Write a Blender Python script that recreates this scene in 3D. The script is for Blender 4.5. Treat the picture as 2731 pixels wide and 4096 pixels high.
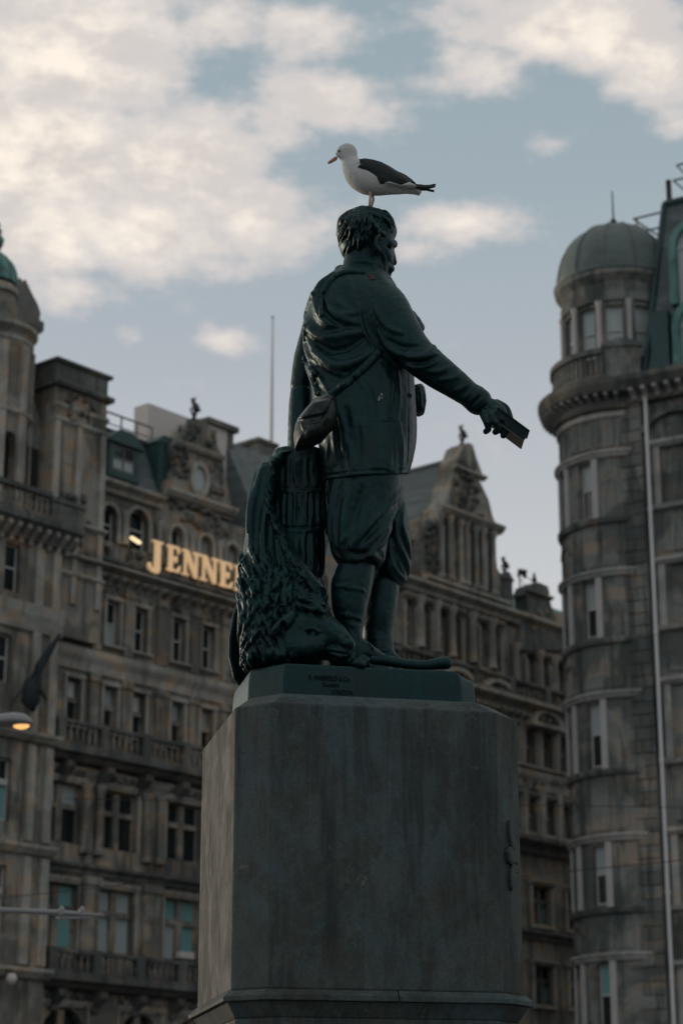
import bpy, bmesh, math, random
import numpy as np
import openvdb
from mathutils import Vector, Matrix

R = math.radians
SC = bpy.context.scene
for _o in list(bpy.data.objects):
    bpy.data.objects.remove(_o)
random.seed(11)
RNG = np.random.default_rng(11)

# ------------------------------------------------------------------ camera
TH = R(17.55)                 # the camera looks up
CT, ST = math.cos(TH), math.sin(TH)
FPX = 8538.0                  # focal length in pixels of the 2731 x 4096 photograph
EYE = 1.6
cam_data = bpy.data.cameras.new('camera')
cam_data.sensor_fit = 'VERTICAL'
cam_data.sensor_height = 36.0
cam_data.sensor_width = 24.0
cam_data.lens = FPX / 4096 * 36.0
cam_data.clip_start = 0.1
cam_data.clip_end = 6000
cam_data.dof.use_dof = True
cam_data.dof.focus_distance = 12.3
cam_data.dof.aperture_fstop = 2.8
cam = bpy.data.objects.new('camera', cam_data)
cam.location = (0, 0, EYE)
cam.rotation_euler = (math.pi / 2 + TH, 0, 0)
SC.collection.objects.link(cam)
SC.camera = cam


def ray(px, py):
    dx, dy = (px - 1365.5) / FPX, (2048 - py) / FPX
    return np.array([dx, CT - dy * ST, ST + dy * CT])


def atY(px, py, Y):
    r = ray(px, py)
    return r * (Y / r[1]) + np.array([0, 0, EYE])


# ------------------------------------------------------------------ view, world, sun
SC.view_settings.view_transform = 'Standard'
SC.view_settings.look = 'None'
SC.view_settings.gamma = 1.0
SC.view_settings.exposure = 0.27
SC.view_settings.use_curve_mapping = False
SC.cycles.use_denoising = True
SC.cycles.max_bounces = 6

SUN_AZ, SUN_EL = R(-58), R(7)     # low evening sun, left of the view, behind the clouds

world = bpy.data.worlds.new('World')
SC.world = world
world.use_nodes = True


class NT:
    """tiny helper round a node tree"""
    def __init__(s, tree):
        s.t = tree
        tree.nodes.clear()

    def n(s, kind, ins=None, **props):
        nd = s.t.nodes.new(kind)
        for k, v in props.items():
            setattr(nd, k, v)
        for k, v in (ins or {}).items():
            sock = nd.inputs[k]
            if hasattr(v, 'is_output') or isinstance(v, bpy.types.NodeSocket):
                s.t.links.new(v, sock)
            else:
                sock.default_value = v
        return nd

    def math(s, op, a, b=None, clamp=False):
        ins = {0: a}
        if b is not None:
            ins[1] = b
        return s.n('ShaderNodeMath', ins, operation=op, use_clamp=clamp).outputs[0]

    def mix(s, fac, a, b, blend='MIX'):
        nd = s.n('ShaderNodeMix', None, data_type='RGBA', blend_type=blend)
        for sock, v in ((nd.inputs[0], fac), (nd.inputs[6], a), (nd.inputs[7], b)):
            if isinstance(v, bpy.types.NodeSocket):
                s.t.links.new(v, sock)
            else:
                sock.default_value = v if not isinstance(v, tuple) or len(v) == 4 else v + (1,)
        return nd.outputs[2]

    def ramp(s, fac, stops, interp='LINEAR'):
        nd = s.n('ShaderNodeValToRGB', {0: fac})
        cr = nd.color_ramp
        cr.interpolation = interp
        while len(cr.elements) < len(stops):
            cr.elements.new(0.5)
        for e, (p, c) in zip(cr.elements, stops):
            e.position = p
            e.color = c if len(c) == 4 else tuple(c) + (1,)
        return nd.outputs[0]

    def rng(s, v, a, b, c=0.0, d=1.0, smooth=True):
        nd = s.n('ShaderNodeMapRange', {0: v, 1: a, 2: b, 3: c, 4: d})
        nd.interpolation_type = 'SMOOTHSTEP' if smooth else 'LINEAR'
        return nd.outputs[0]

    def noise(s, vec, scale, detail=5, rough=0.55, dist=0.0, lac=2.0):
        nd = s.n('ShaderNodeTexNoise', {'Scale': scale, 'Detail': detail, 'Roughness': rough,
                                        'Distortion': dist, 'Lacunarity': lac})
        if vec is not None:
            s.t.links.new(vec, nd.inputs['Vector'])
        return nd.outputs['Fac']


def build_sky():
    W = NT(world.node_tree)
    sky = W.n('ShaderNodeTexSky', sky_type='NISHITA', sun_disc=False, sun_elevation=SUN_EL,
              sun_rotation=SUN_AZ, air_density=1.0, dust_density=1.6, ozone_density=2.5)
    tc = W.n('ShaderNodeTexCoord').outputs['Generated']
    sep = W.n('ShaderNodeSeparateXYZ', {0: tc}).outputs
    # clear air: the physical sky softened by a thin high veil, paler towards the horizon
    veil = W.ramp(sep[2], [(0.0, (.62, .61, .60)), (0.2, (.590, .588, .585)), (0.27, (.560, .562, .565)), (0.31, (.495, .510, .530)),
                           (0.37, (.410, .442, .472)), (0.44, (.340, .405, .437)), (0.53, (.298, .372, .405)), (1.0, (.22, .29, .32))])
    skyc = W.n('ShaderNodeVectorMath', {0: sky.outputs[0], 3: 0.09}, operation='SCALE').outputs[0]
    clear = W.mix(0.82, skyc, veil)
    # clouds: banks in given directions of the sky, broken up by noise
    warp = W.n('ShaderNodeTexNoise', {'Vector': tc, 'Scale': 9.0, 'Detail': 3.0}).outputs['Color']
    wv = W.n('ShaderNodeVectorMath', {0: warp, 1: (-.5, -.5, -.5)}, operation='ADD').outputs[0]
    wv = W.n('ShaderNodeVectorMath', {0: wv, 3: 0.05}, operation='SCALE').outputs[0]
    dv = W.n('ShaderNodeVectorMath', {0: tc, 1: wv}, operation='ADD').outputs[0]
    banks = [  # photograph position, radius in pixels (x, y), weight
        (300, 200, 800, 520, 1.05), (200, 650, 800, 560, 1.05), (760, 640, 700, 430, 1.0), (1000, 850, 520, 330, .95),
        (560, 960, 700, 300, .95), (100, 1050, 560, 330, .95), (1350, 370, 420, 230, .95), (1130, 520, 280, 260, .7),
        (1290, 100, 400, 180, .72), (880, 80, 380, 220, .85), (2300, 80, 800, 270, 1.1), (2620, 220, 440, 240, .95),
        (1830, 310, 400, 210, .78), (1790, 930, 330, 150, .85), (1660, 990, 220, 120, .62), (2180, 640, 220, 110, .58),
        (2710, 480, 240, 190, .7), (860, 1400, 170, 100, .72), (550, 1400, 130, 90, .56), (220, 1240, 420, 150, .62),
        (-500, 500, 900, 800, 1.0), (-400, -300, 900, 600, .95), (3400, 100, 800, 400, .9), (1000, -500, 700, 360, .85),
    ]
    total = None
    for px, py, rx, ry, w in banks:
        c = ray(px, py)
        c = c / np.linalg.norm(c)
        # anisotropic distance: scale the vertical axis
        k = rx / ry
        dd = W.n('ShaderNodeVectorMath', {0: dv, 1: tuple(-c)}, operation='ADD').outputs[0]
        dd = W.n('ShaderNodeVectorMath', {0: dd, 1: (1, k, k)}, operation='MULTIPLY').outputs[0]
        ln = W.n('ShaderNodeVectorMath', {0: dd}, operation='LENGTH').outputs[1]
        b = W.rng(ln, rx / FPX * 1.15, 0.0, 0.0, w)
        total = b if total is None else W.math('MAXIMUM', total, b)
    sc3 = W.n('ShaderNodeVectorMath', {0: tc, 1: (1, 1, 1.9)}, operation='MULTIPLY').outputs[0]
    n1 = W.noise(sc3, 13.0, 10, 0.60, 0.0)
    n2 = W.noise(sc3, 40.0, 8, 0.66, 0.0)
    far = W.rng(W.noise(sc3, 3.1, 4, .5), .38, .62, 0.0, .95)     # the same broken cloud all round the sky
    out = W.rng(W.n('ShaderNodeVectorMath', {0: tc, 1: tuple(ray(1365, 1300) / np.linalg.norm(ray(1365, 1300)))},
                    operation='DISTANCE').outputs[1], .33, .55)
    total = W.math('MAXIMUM', total, W.math('MULTIPLY', far, out))
    fld = W.math('ADD', total, W.math('MULTIPLY', W.math('SUBTRACT', n1, .5), 1.75))
    fld = W.math('ADD', fld, W.math('MULTIPLY', W.math('SUBTRACT', n2, .5), .95))
    mask = W.rng(fld, .16, .70)
    thick = W.rng(fld, .45, 1.25)
    # thin parts greyer mauve, thick parts cream; shaded folds from a second noise
    n3 = W.rng(W.noise(sc3, 22.0, 9, .64, .0), .38, .62)
    body = W.mix(n3, (.57, .525, .495, 1), (.86, .775, .675, 1))
    thin = (.55, .52, .51, 1)
    cloud = W.mix(thick, thin, body)
    low = W.rng(sep[2], .0, .25)
    mask = W.math('MULTIPLY', mask, W.rng(sep[2], .05, .30, .35, 1.0))
    col = W.mix(W.math('MULTIPLY', mask, .96), clear, cloud)
    bg = W.n('ShaderNodeBackground', {0: col, 1: 1.0})
    W.n('ShaderNodeOutputWorld', {0: bg.outputs[0]})
    world.cycles.sampling_method = 'MANUAL'
    world.cycles.sample_map_resolution = 512


build_sky()

sun_data = bpy.data.lights.new('sun', 'SUN')
sun_data.energy = 1.2
sun_data.angle = R(10)
sun_data.color = (1.0, .80, .60)
sun = bpy.data.objects.new('sun', sun_data)
SC.collection.objects.link(sun)
_sd = Vector((math.sin(SUN_AZ) * math.cos(SUN_EL), math.cos(SUN_AZ) * math.cos(SUN_EL), math.sin(SUN_EL)))
sun.rotation_euler = _sd.to_track_quat('Z', 'Y').to_euler()


# ------------------------------------------------------------------ scene helpers
def link(o):
    SC.collection.objects.link(o)
    return o


def tag(o, label=None, cat=None, group=None, kind=None):
    for k, v in (('label', label), ('category', cat), ('group', group), ('kind', kind)):
        if v:
            o[k] = v
    return o


def thing(name, label, cat, loc=(0, 0, 0), group=None):
    o = bpy.data.objects.new(name, None)
    o.location = loc
    o.empty_display_size = .3
    return tag(link(o), label, cat, group)


def mesh_obj(name, me, mat=None, parent=None, loc=None, smooth=False):
    """a mesh whose coordinates are world coordinates, kept in place under its parent"""
    o = bpy.data.objects.new(name, me)
    if mat is not None and not me.materials:
        me.materials.append(mat)
    if smooth:
        me.polygons.foreach_set('use_smooth', np.ones(len(me.polygons), dtype=bool))
    link(o)
    if parent is not None:
        o.parent = parent
    if loc is not None:
        o.location = loc
    return o


def root_loc(p):
    v = Vector((0, 0, 0))
    while p is not None:
        v += p.location
        p = p.parent
    return v


class MB:
    """collects faces in world coordinates and builds ONE mesh object"""
    def __init__(s):
        s.v, s.f = [], []

    def add(s, vs, fs):
        b = len(s.v)
        s.v += [tuple(map(float, p)) for p in vs]
        s.f += [tuple(i + b for i in f) for f in fs]

    def hexa(s, c):      # 8 corners: bottom 0-3 anticlockwise, top 4-7
        s.add(c, [(0, 3, 2, 1), (4, 5, 6, 7), (0, 1, 5, 4), (1, 2, 6, 5), (2, 3, 7, 6), (3, 0, 4, 7)])

    def prism(s, poly, z0, z1, cap=True, top=None):
        """poly: list of (x, y); top: other polygon at z1"""
        n = len(poly)
        t = top or poly
        s.add([(x, y, z0) for x, y in poly] + [(x, y, z1) for x, y in t],
              [(i, (i + 1) % n, n + (i + 1) % n, n + i) for i in range(n)] +
              ([tuple(range(n - 1, -1, -1)), tuple(range(n, 2 * n))] if cap else []))

    def lathe(s, cx, cy, prof, n=24, a0=0.0, a1=2 * math.pi):
        """prof: list of (radius, z) from the bottom up"""
        full = abs(a1 - a0) > 6.28
        m = n if full else n + 1
        vs = [(cx + r * math.cos(a0 + (a1 - a0) * i / n), cy + r * math.sin(a0 + (a1 - a0) * i / n), z)
              for r, z in prof for i in range(m)]
        fs = []
        for j in range(len(prof) - 1):
            for i in range(n):
                k = (i + 1) % m
                fs.append((j * m + i, j * m + k, (j + 1) * m + k, (j + 1) * m + i))
        if full:
            fs.append(tuple(range(m - 1, -1, -1)))
            fs.append(tuple((len(prof) - 1) * m + i for i in range(m)))
        s.add(vs, fs)

    def tube(s, pts, rad, n=8):
        pts = [Vector(p) for p in pts]
        rs = rad if hasattr(rad, '__len__') else [rad] * len(pts)
        vs = []
        for i, p in enumerate(pts):
            t = (pts[min(i + 1, len(pts) - 1)] - pts[max(i - 1, 0)]).normalized()
            a = t.cross(Vector((0, 0, 1)) if abs(t.z) < .9 else Vector((1, 0, 0))).normalized()
            b = t.cross(a)
            vs += [p + (a * math.cos(2 * math.pi * k / n) + b * math.sin(2 * math.pi * k / n)) * rs[i] for k in range(n)]
        fs = [(i * n + k, i * n + (k + 1) % n, (i + 1) * n + (k + 1) % n, (i + 1) * n + k)
              for i in range(len(pts) - 1) for k in range(n)]
        fs += [tuple(range(n - 1, -1, -1)), tuple((len(pts) - 1) * n + k for k in range(n))]
        s.add(vs, fs)

    def build(s, name, mat, parent=None, smooth=False, bevel=0.0, auto=None):
        off = root_loc(parent) if parent is not None else Vector((0, 0, 0))
        me = bpy.data.meshes.new(name)
        me.from_pydata([(x - off.x, y - off.y, z - off.z) for x, y, z in s.v], [], s.f)
        bm = bmesh.new()
        bm.from_mesh(me)
        bmesh.ops.recalc_face_normals(bm, faces=bm.faces)
        if bevel:
            bmesh.ops.remove_doubles(bm, verts=bm.verts, dist=1e-5)
            es = [e for e in bm.edges if len(e.link_faces) == 2 and e.calc_face_angle(0) > .5]
            bmesh.ops.bevel(bm, geom=es, offset=bevel, segments=2, profile=.6, affect='EDGES', clamp_overlap=True)
        bm.to_mesh(me)
        bm.free()
        if smooth:
            me.polygons.foreach_set('use_smooth', np.ones(len(me.polygons), dtype=bool))
            if auto:
                me.set_sharp_from_angle(angle=R(auto))
        me.materials.append(mat)
        return mesh_obj(name, me, None, parent)


# ------------------------------------------------------------------ materials
MATS = {}


def mat(name, fn):
    m = bpy.data.materials.new(name)
    m.use_nodes = True
    T = NT(m.node_tree)
    T.out = T.n('ShaderNodeOutputMaterial')
    fn(T)
    MATS[name] = m
    return m


def bsdf(T, base, rough=.6, metal=0.0, bump=None, bump_d=.01, bump_s=.5, spec=.5, **kw):
    ins = {'Base Color': base if not (isinstance(base, tuple) and len(base) == 3) else base + (1,),
           'Roughness': rough, 'Metallic': metal, 'Specular IOR Level': spec}
    ins.update(kw)
    if bump is not None:
        ins['Normal'] = T.n('ShaderNodeBump', {'Height': bump, 'Distance': bump_d, 'Strength': bump_s}).outputs[0]
    b = T.n('ShaderNodeBsdfPrincipled', ins)
    T.t.links.new(b.outputs[0], T.out.inputs[0])
    return b


def pos(T, scale=(1, 1, 1)):
    p = T.n('ShaderNodeNewGeometry').outputs['Position']
    if scale != (1, 1, 1):
        p = T.n('ShaderNodeVectorMath', {0: p, 1: scale}, operation='MULTIPLY').outputs[0]
    return p


def bronze_fn(r0, k_ver):
    def m_bronze(T):
        p = pos(T)
        nrm = T.n('ShaderNodeSeparateXYZ', {0: T.n('ShaderNodeNewGeometry').outputs['Normal']}).outputs
        n1 = T.noise(p, 5.0, 6, .6)
        n2 = T.noise(p, 38.0, 5, .65)
        streak = T.noise(pos(T, (1, 1, .12)), 22.0, 5, .6)
        up = T.rng(nrm[2], -.1, .8)
        ver = T.math('ADD', T.math('MULTIPLY', T.rng(n1, .48, .72), .40), T.math('MULTIPLY', up, .42))
        ver = T.math('MULTIPLY', ver, T.rng(n2, .38, .68))
        ver = T.math('ADD', ver, T.math('MULTIPLY', T.rng(streak, .53, .72), .26), clamp=True)
        ver = T.math('MULTIPLY', ver, k_ver)
        base = T.mix(T.rng(n1, .35, .65), (.0014, .0086, .0110, 1), (.0028, .0112, .0134, 1))
        brown = T.rng(T.noise(p, 3.1, 4), .54, .68)
        base = T.mix(T.math('MULTIPLY', brown, .5), base, (.010, .0070, .0055, 1))
        base = T.mix(ver, base, (.010, .058, .062, 1))
        rough = T.rng(ver, 0, .8, r0, .75, smooth=False)
        h = T.math('ADD', T.math('MULTIPLY', n2, .6), T.math('MULTIPLY', T.noise(p, 120.0, 3), .3))
        bsdf(T, base, rough, .12, bump=h, bump_d=.003, bump_s=.4, spec=.36, **{'Specular Tint': (.50, .86, .93, 1)})
    return m_bronze


def m_granite(T):
    p = pos(T)
    nx = T.n('ShaderNodeSeparateXYZ', {0: T.n('ShaderNodeNewGeometry').outputs['Normal']}).outputs[0]
    side = T.rng(nx, -.75, -.92)                               # the rain-washed west side
    big = T.noise(p, 1.7, 7, .66, .7)
    big2 = T.noise(pos(T, (1, 1, .6)), 2.6, 7, .70, .5)
    mid = T.noise(pos(T, (1, 1, .6)), 6.0, 8, .74, .3)
    drip = T.noise(pos(T, (1, 1, .10)), 5.0, 6, .66)
    dripf = T.noise(pos(T, (1, 1, .05)), 30.0, 7, .72)
    fine = T.noise(p, 60.0, 6, .75)
    vor = T.n('ShaderNodeTexVoronoi', {'Vector': p, 'Scale': 130.0}).outputs['Color']
    sp = T.n('ShaderNodeSeparateColor', {0: vor}).outputs[0]
    c = T.mix(T.rng(mid, .34, .66), (.026, .040, .039, 1), (.058, .078, .075, 1))
    c = T.mix(T.math('MULTIPLY', T.rng(big, .47, .56), .75), c, (.040, .070, .082, 1))
    c = T.mix(T.math('MULTIPLY', T.rng(big2, .49, .62), .70), c, (.019, .022, .021, 1))
    c = T.mix(T.math('MULTIPLY', T.rng(drip, .49, .60), .80), c, (.017, .026, .027, 1))
    c = T.mix(T.math('MULTIPLY', T.rng(dripf, .53, .68), .42), c, (.072, .090, .088, 1))
    rusty = T.rng(T.noise(p, 3.3, 8, .74), .52, .62)
    c = T.mix(T.math('MULTIPLY', rusty, .32), c, (.036, .029, .022, 1))
    lich = T.rng(T.noise(p, 9.0, 9, .8, .6), .60, .66)
    c = T.mix(T.math('MULTIPLY', lich, .50), c, (.110, .130, .122, 1))
    washed = T.mix(T.rng(dripf, .40, .62), (.022, .027, .025, 1), (.066, .073, .066, 1))
    c = T.mix(T.math('MULTIPLY', side, .85), c, washed)
    c = T.mix(T.rng(fine, .35, .65, .25, .55), c, T.mix(fine, (.35, .35, .35, 1), (1.6, 1.6, 1.6, 1)), 'MULTIPLY')
    c = T.mix(.40, c, T.mix(sp, (.6, .6, .6, 1), (1.35, 1.35, 1.35, 1)), 'MULTIPLY')
    h = T.math('ADD', T.math('MULTIPLY', fine, .5), T.math('MULTIPLY', mid, .9))
    bsdf(T, c, T.rng(mid, .3, .7, .62, .9), 0, bump=h, bump_d=.006, bump_s=.7, spec=.30)


def stone_fn(warm, dark, grey, k_dark=.55, course=.42):
    def fn(T):
        p = pos(T)
        big = T.noise(p, .35, 6, .62, .4)
        mid = T.noise(p, 1.6, 6, .65)
        drip = T.noise(pos(T, (1, 1, .12)), 1.7, 6, .65)
        fine = T.noise(p, 14.0, 4, .7)
        # block by block tint, laid in courses
        sx = T.n('ShaderNodeSeparateXYZ', {0: p}).outputs
        row = T.math('FLOOR', T.math('DIVIDE', sx[2], course))
        along = T.math('ADD', T.math('MULTIPLY', sx[0], .8), T.math('MULTIPLY', sx[1], .75))
        colm = T.math('FLOOR', T.math('ADD', T.math('DIVIDE', along, course * 2.1), T.math('MULTIPLY', row, .5)))
        wn = T.n('ShaderNodeTexWhiteNoise', {0: T.n('ShaderNodeCombineXYZ', {0: row, 1: colm, 2: 1.0}).outputs[0]},
                 noise_dimensions='3D').outputs
        c = T.mix(T.rng(mid, .48, .70), grey + (1,), warm + (1,))
        c = T.mix(T.math('MULTIPLY', T.rng(wn[0], .62, .97), .75), c, warm + (1,))
        c = T.mix(T.math('MULTIPLY', T.rng(big, .46, .57), k_dark), c, dark + (1,))
        c = T.mix(T.math('MULTIPLY', T.rng(drip, .48, .62), k_dark + .12), c, dark + (1,))
        c = T.mix(.35, c, T.mix(wn[0], (.62, .62, .62, 1), (1.25, 1.25, 1.25, 1)), 'MULTIPLY')
        h = T.math('ADD', T.math('MULTIPLY', fine, .5), mid)
        bsdf(T, c, .88, 0, bump=h, bump_d=.05, bump_s=.5, spec=.25)
    return fn


def plain(col, rough=.6, metal=0.0, var=.25, scale=6.0, spec=.4):
    def fn(T):
        p = pos(T)
        n = T.noise(p, scale, 5, .6)
        c = T.mix(n, tuple(x * (1 - var) for x in col) + (1,), tuple(min(x * (1 + var), 1) for x in col) + (1,))
        bsdf(T, c, rough, metal, bump=n, bump_d=.01, bump_s=.3, spec=spec)
    return fn


def m_slate(T):
    p = pos(T)
    sx = T.n('ShaderNodeSeparateXYZ', {0: p}).outputs
    row = T.math('DIVIDE', sx[2], .22)
    saw = T.math('FRACT', row)
    al = T.math('FLOOR', T.math('ADD', T.math('DIVIDE', T.math('ADD', T.math('MULTIPLY', sx[0], .8), T.math('MULTIPLY', sx[1], .75)), .3), T.math('MULTIPLY', T.math('FLOOR', row), .5)))
    wn = T.n('ShaderNodeTexWhiteNoise', {0: T.n('ShaderNodeCombineXYZ', {0: T.math('FLOOR', row), 1: al}).outputs[0]}, noise_dimensions='3D').outputs[0]
    c = T.mix(wn, (.045, .062, .070, 1), (.095, .115, .122, 1))
    c = T.mix(T.rng(T.noise(p, .6, 5, .6), .45, .7), c, (.06, .085, .088, 1))
    bsdf(T, c, .55, 0, bump=T.math('SUBTRACT', 1.0, saw), bump_d=.03, bump_s=.5, spec=.4)


def m_copper(T):
    p = pos(T)
    n = T.noise(pos(T, (1, 1, .25)), 1.6, 6, .65)
    c = T.mix(T.rng(n, .3, .7), (.040, .130, .125, 1), (.120, .270, .255, 1))
    c = T.mix(T.rng(T.noise(p, .8, 4), .55, .7), c, (.03, .07, .07, 1))
    bsdf(T, c, .6, .15, bump=n, bump_d=.02, bump_s=.3)


def glass_fn(col, rough=.06):
    def fn(T):
        n = T.noise(pos(T), .9, 2, .5)
        bsdf(T, col, rough, 0, bump=n, bump_d=.05, bump_s=.10, spec=.8)
    return fn


def emit_fn(col, strength, base=(.8, .6, .3)):
    def fn(T):
        bsdf(T, base, .45, 0, **{'Emission Color': col + (1,), 'Emission Strength': strength})
    return fn


mat('bronze', bronze_fn(.41, 1.2))


def m_worn(T):
    p = pos(T)
    n1, n2 = T.noise(p, 14.0, 5, .6), T.noise(p, 70.0, 4, .6)
    c = T.mix(T.rng(n1, .40, .66), (.030, .036, .036, 1), (.008, .018, .020, 1))
    bsdf(T, c, T.rng(n1, .4, .66, .30, .50), .75, bump=n2, bump_d=.003, bump_s=.4, spec=.4)


mat('bronze_smooth', m_worn)
mat('granite', m_granite)
mat('sandstone', stone_fn((.335, .238, .158), (.052, .062, .060), (.248, .254, .232), .58))
mat('sandstone_trim', stone_fn((.390, .300, .218), (.095, .106, .102), (.350, .364, .342), .38))
mat('sandstone_sooty', stone_fn((.170, .146, .118), (.042, .054, .055), (.136, .150, .146), .56))
mat('sandstone_grey', stone_fn((.262, .208, .162), (.040, .055, .056), (.188, .208, .202), .64, .55))
mat('sandstone_grey_trim', stone_fn((.380, .335, .292), (.112, .126, .126), (.355, .374, .370), .34, .55))
mat('slate', m_slate)
mat('copper', m_copper)
mat('copper_dark', plain((.022, .060, .062), .55, .1, .45, 1.3))
mat('lead', plain((.13, .15, .155), .5, .3, .3, 1.5))
mat('glass', glass_fn((.012, .018, .020)))
mat('dark_room', plain((.010, .012, .012), .9))
mat('blind', plain((.16, .33, .33), .8, 0, .12, .6))
mat('pale_blind', plain((.42, .47, .47), .8, 0, .12, .6))
mat('sash_paint', plain((.40, .41, .42), .5, 0, .15, 2))
mat('pale_stone', plain((.37, .365, .375), .8, 0, .22, 2))
mat('pipe_paint', plain((.52, .54, .57), .45, .1, .12, 3))
mat('galvanised', plain((.20, .21, .22), .5, .3, .15, 3))
mat('white_harl', plain((.50, .48, .47), .9, 0, .1, 1.5))
mat('iron', plain((.03, .032, .033), .5, .4, .2, 3))
mat('asphalt', plain((.05, .05, .05), .9, 0, .2, 4))
mat('paving', plain((.16, .155, .15), .85, 0, .2, 2))
mat('gilt_glow', emit_fn((1.0, .66, .36), .30, (.72, .52, .30)))  # gold paint with a glow added to brighten the letters
mat('lamp_glow', emit_fn((1.0, .50, .16), .9, (.8, .6, .35)))
mat('flood_glow', emit_fn((1.0, .78, .45), 1.0, (.9, .8, .6)))


# ------------------------------------------------------------------ facades: maps from (along, out, up) to the world
class Flat:
    def __init__(s, p0, az):
        a = R(az)
        s.p, s.d = np.array(p0, float)[:2], np.array([math.sin(a), math.cos(a)])
        s.n = np.array([s.d[1], -s.d[0]])
        s.turn = math.atan2(s.d[1], s.d[0])

    def pt(s, u, v, z):
        q = s.p + s.d * u + s.n * v
        return (q[0], q[1], z)

    def at(s, px, py, v=0.0):
        """(u, z) where that line of sight meets the facade plane set forward by v"""
        r = ray(px, py)
        t = (s.n @ s.p + v) / (s.n @ r[:2])
        q = r * t
        return float((q[:2] - s.p) @ s.d), float(q[2] + EYE)

    def z(s, *pts, v=0.0):
        return sum(s.at(x, y, v)[1] for x, y in pts) / len(pts)

    def u(s, px, py=2600, v=0.0):
        return s.at(px, py, v)[0]

    def seg(s, u0, u1):
        return [u0, u1]


class Drum:
    def __init__(s, c, r, a0=-math.pi / 2):
        s.c, s.r, s.a0 = np.array(c, float)[:2], r, a0

    def pt(s, u, v, z):
        a = s.a0 + u / s.r
        return (s.c[0] + (s.r + v) * math.cos(a), s.c[1] + (s.r + v) * math.sin(a), z)

    def seg(s, u0, u1):
        n = max(1, int(math.ceil(abs(u1 - u0) / (s.r * .14))))
        return [u0 + (u1 - u0) * i / n for i in range(n + 1)]


def box(mb, M, u0, u1, v0, v1, z0, z1):
    us = M.seg(u0, u1)
    vs, fs = [], []
    for u in us:
        vs += [M.pt(u, v0, z0), M.pt(u, v1, z0), M.pt(u, v1, z1), M.pt(u, v0, z1)]
    for i in range(len(us) - 1):
        a, b = i * 4, i * 4 + 4
        for k in range(4):
            fs.append((a + k, b + k, b + (k + 1) % 4, a + (k + 1) % 4))
    e = (len(us) - 1) * 4
    fs += [(3, 2, 1, 0), (e, e + 1, e + 2, e + 3)]
    mb.add(vs, fs)


def mould(mb, M, u0, u1, prof):
    """a moulding: profile of (v, z) swept along the facade"""
    us = M.seg(u0, u1)
    n = len(prof)
    vs, fs = [], []
    for u in us:
        vs += [M.pt(u, v, z) for v, z in prof]
    for i in range(len(us) - 1):
        for k in range(n):
            fs.append((i * n + k, (i + 1) * n + k, (i + 1) * n + (k + 1) % n, i * n + (k + 1) % n))
    fs += [tuple(range(n)), tuple(len(vs) - n + k for k in range(n - 1, -1, -1))]
    mb.add(vs, fs)


def extr(mb, M, poly, v0, v1):
    """an outline of (u, z) in the facade plane, given depth"""
    n = len(poly)
    mb.add([M.pt(u, v0, z) for u, z in poly] + [M.pt(u, v1, z) for u, z in poly],
           [tuple(range(n - 1, -1, -1)), tuple(range(n, 2 * n))] + [(i, (i + 1) % n, n + (i + 1) % n, n + i) for i in range(n)])


def wall(mb, M, u0, u1, z0, z1, ops, v=0.0, deep=.34):
    """a wall face with real openings and their reveals; ops: (u0, u1, z0, z1, arched)"""
    us = sorted({u0, u1} | {x for o in ops for x in o[:2] if u0 < x < u1})
    if isinstance(M, Drum):
        us = sorted({round(x, 5) for a, b in zip(us[:-1], us[1:]) for x in M.seg(a, b)})
    zs = sorted({z0, z1} | {x for o in ops for x in o[2:4] if z0 < x < z1})
    for a, b in zip(us[:-1], us[1:]):
        c, run = (a + b) / 2, None
        for e, f in zip(zs[:-1], zs[1:]):
            m = (e + f) / 2
            if any(o[0] < c < o[1] and o[2] < m < o[3] for o in ops):
                continue
            mb.add([M.pt(a, v, e), M.pt(b, v, e), M.pt(b, v, f), M.pt(a, v, f)], [(0, 1, 2, 3)])
    for o in ops:
        a, b, e, f = o[:4]
        ss = M.seg(a, b)
        for x in (a, b):
            mb.add([M.pt(x, v, e), M.pt(x, v - deep, e), M.pt(x, v - deep, f), M.pt(x, v, f)], [(0, 1, 2, 3)])
        for zz_ in (e, f):
            for x, y in zip(ss[:-1], ss[1:]):
                mb.add([M.pt(x, v, zz_), M.pt(y, v, zz_), M.pt(y, v - deep, zz_), M.pt(x, v - deep, zz_)], [(0, 1, 2, 3)])
        if len(o) > 4 and o[4]:
            r, cu, n = (b - a) / 2, (a + b) / 2, 10
            arc = [(cu - r * math.cos(math.pi * i / n), f - r + r * math.sin(math.pi * i / n)) for i in range(n + 1)]
            for i in range(n):
                (xa, ya), (xb, yb) = arc[i], arc[i + 1]
                mb.add([M.pt(xa, v, ya), M.pt(xb, v, yb), M.pt(xb, v, f), M.pt(xa, v, f)], [(0, 1, 2, 3)])
                mb.add([M.pt(xa, v, ya), M.pt(xb, v, yb), M.pt(xb, v - deep, yb), M.pt(xa, v - deep, ya)], [(0, 1, 2, 3)])


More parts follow.
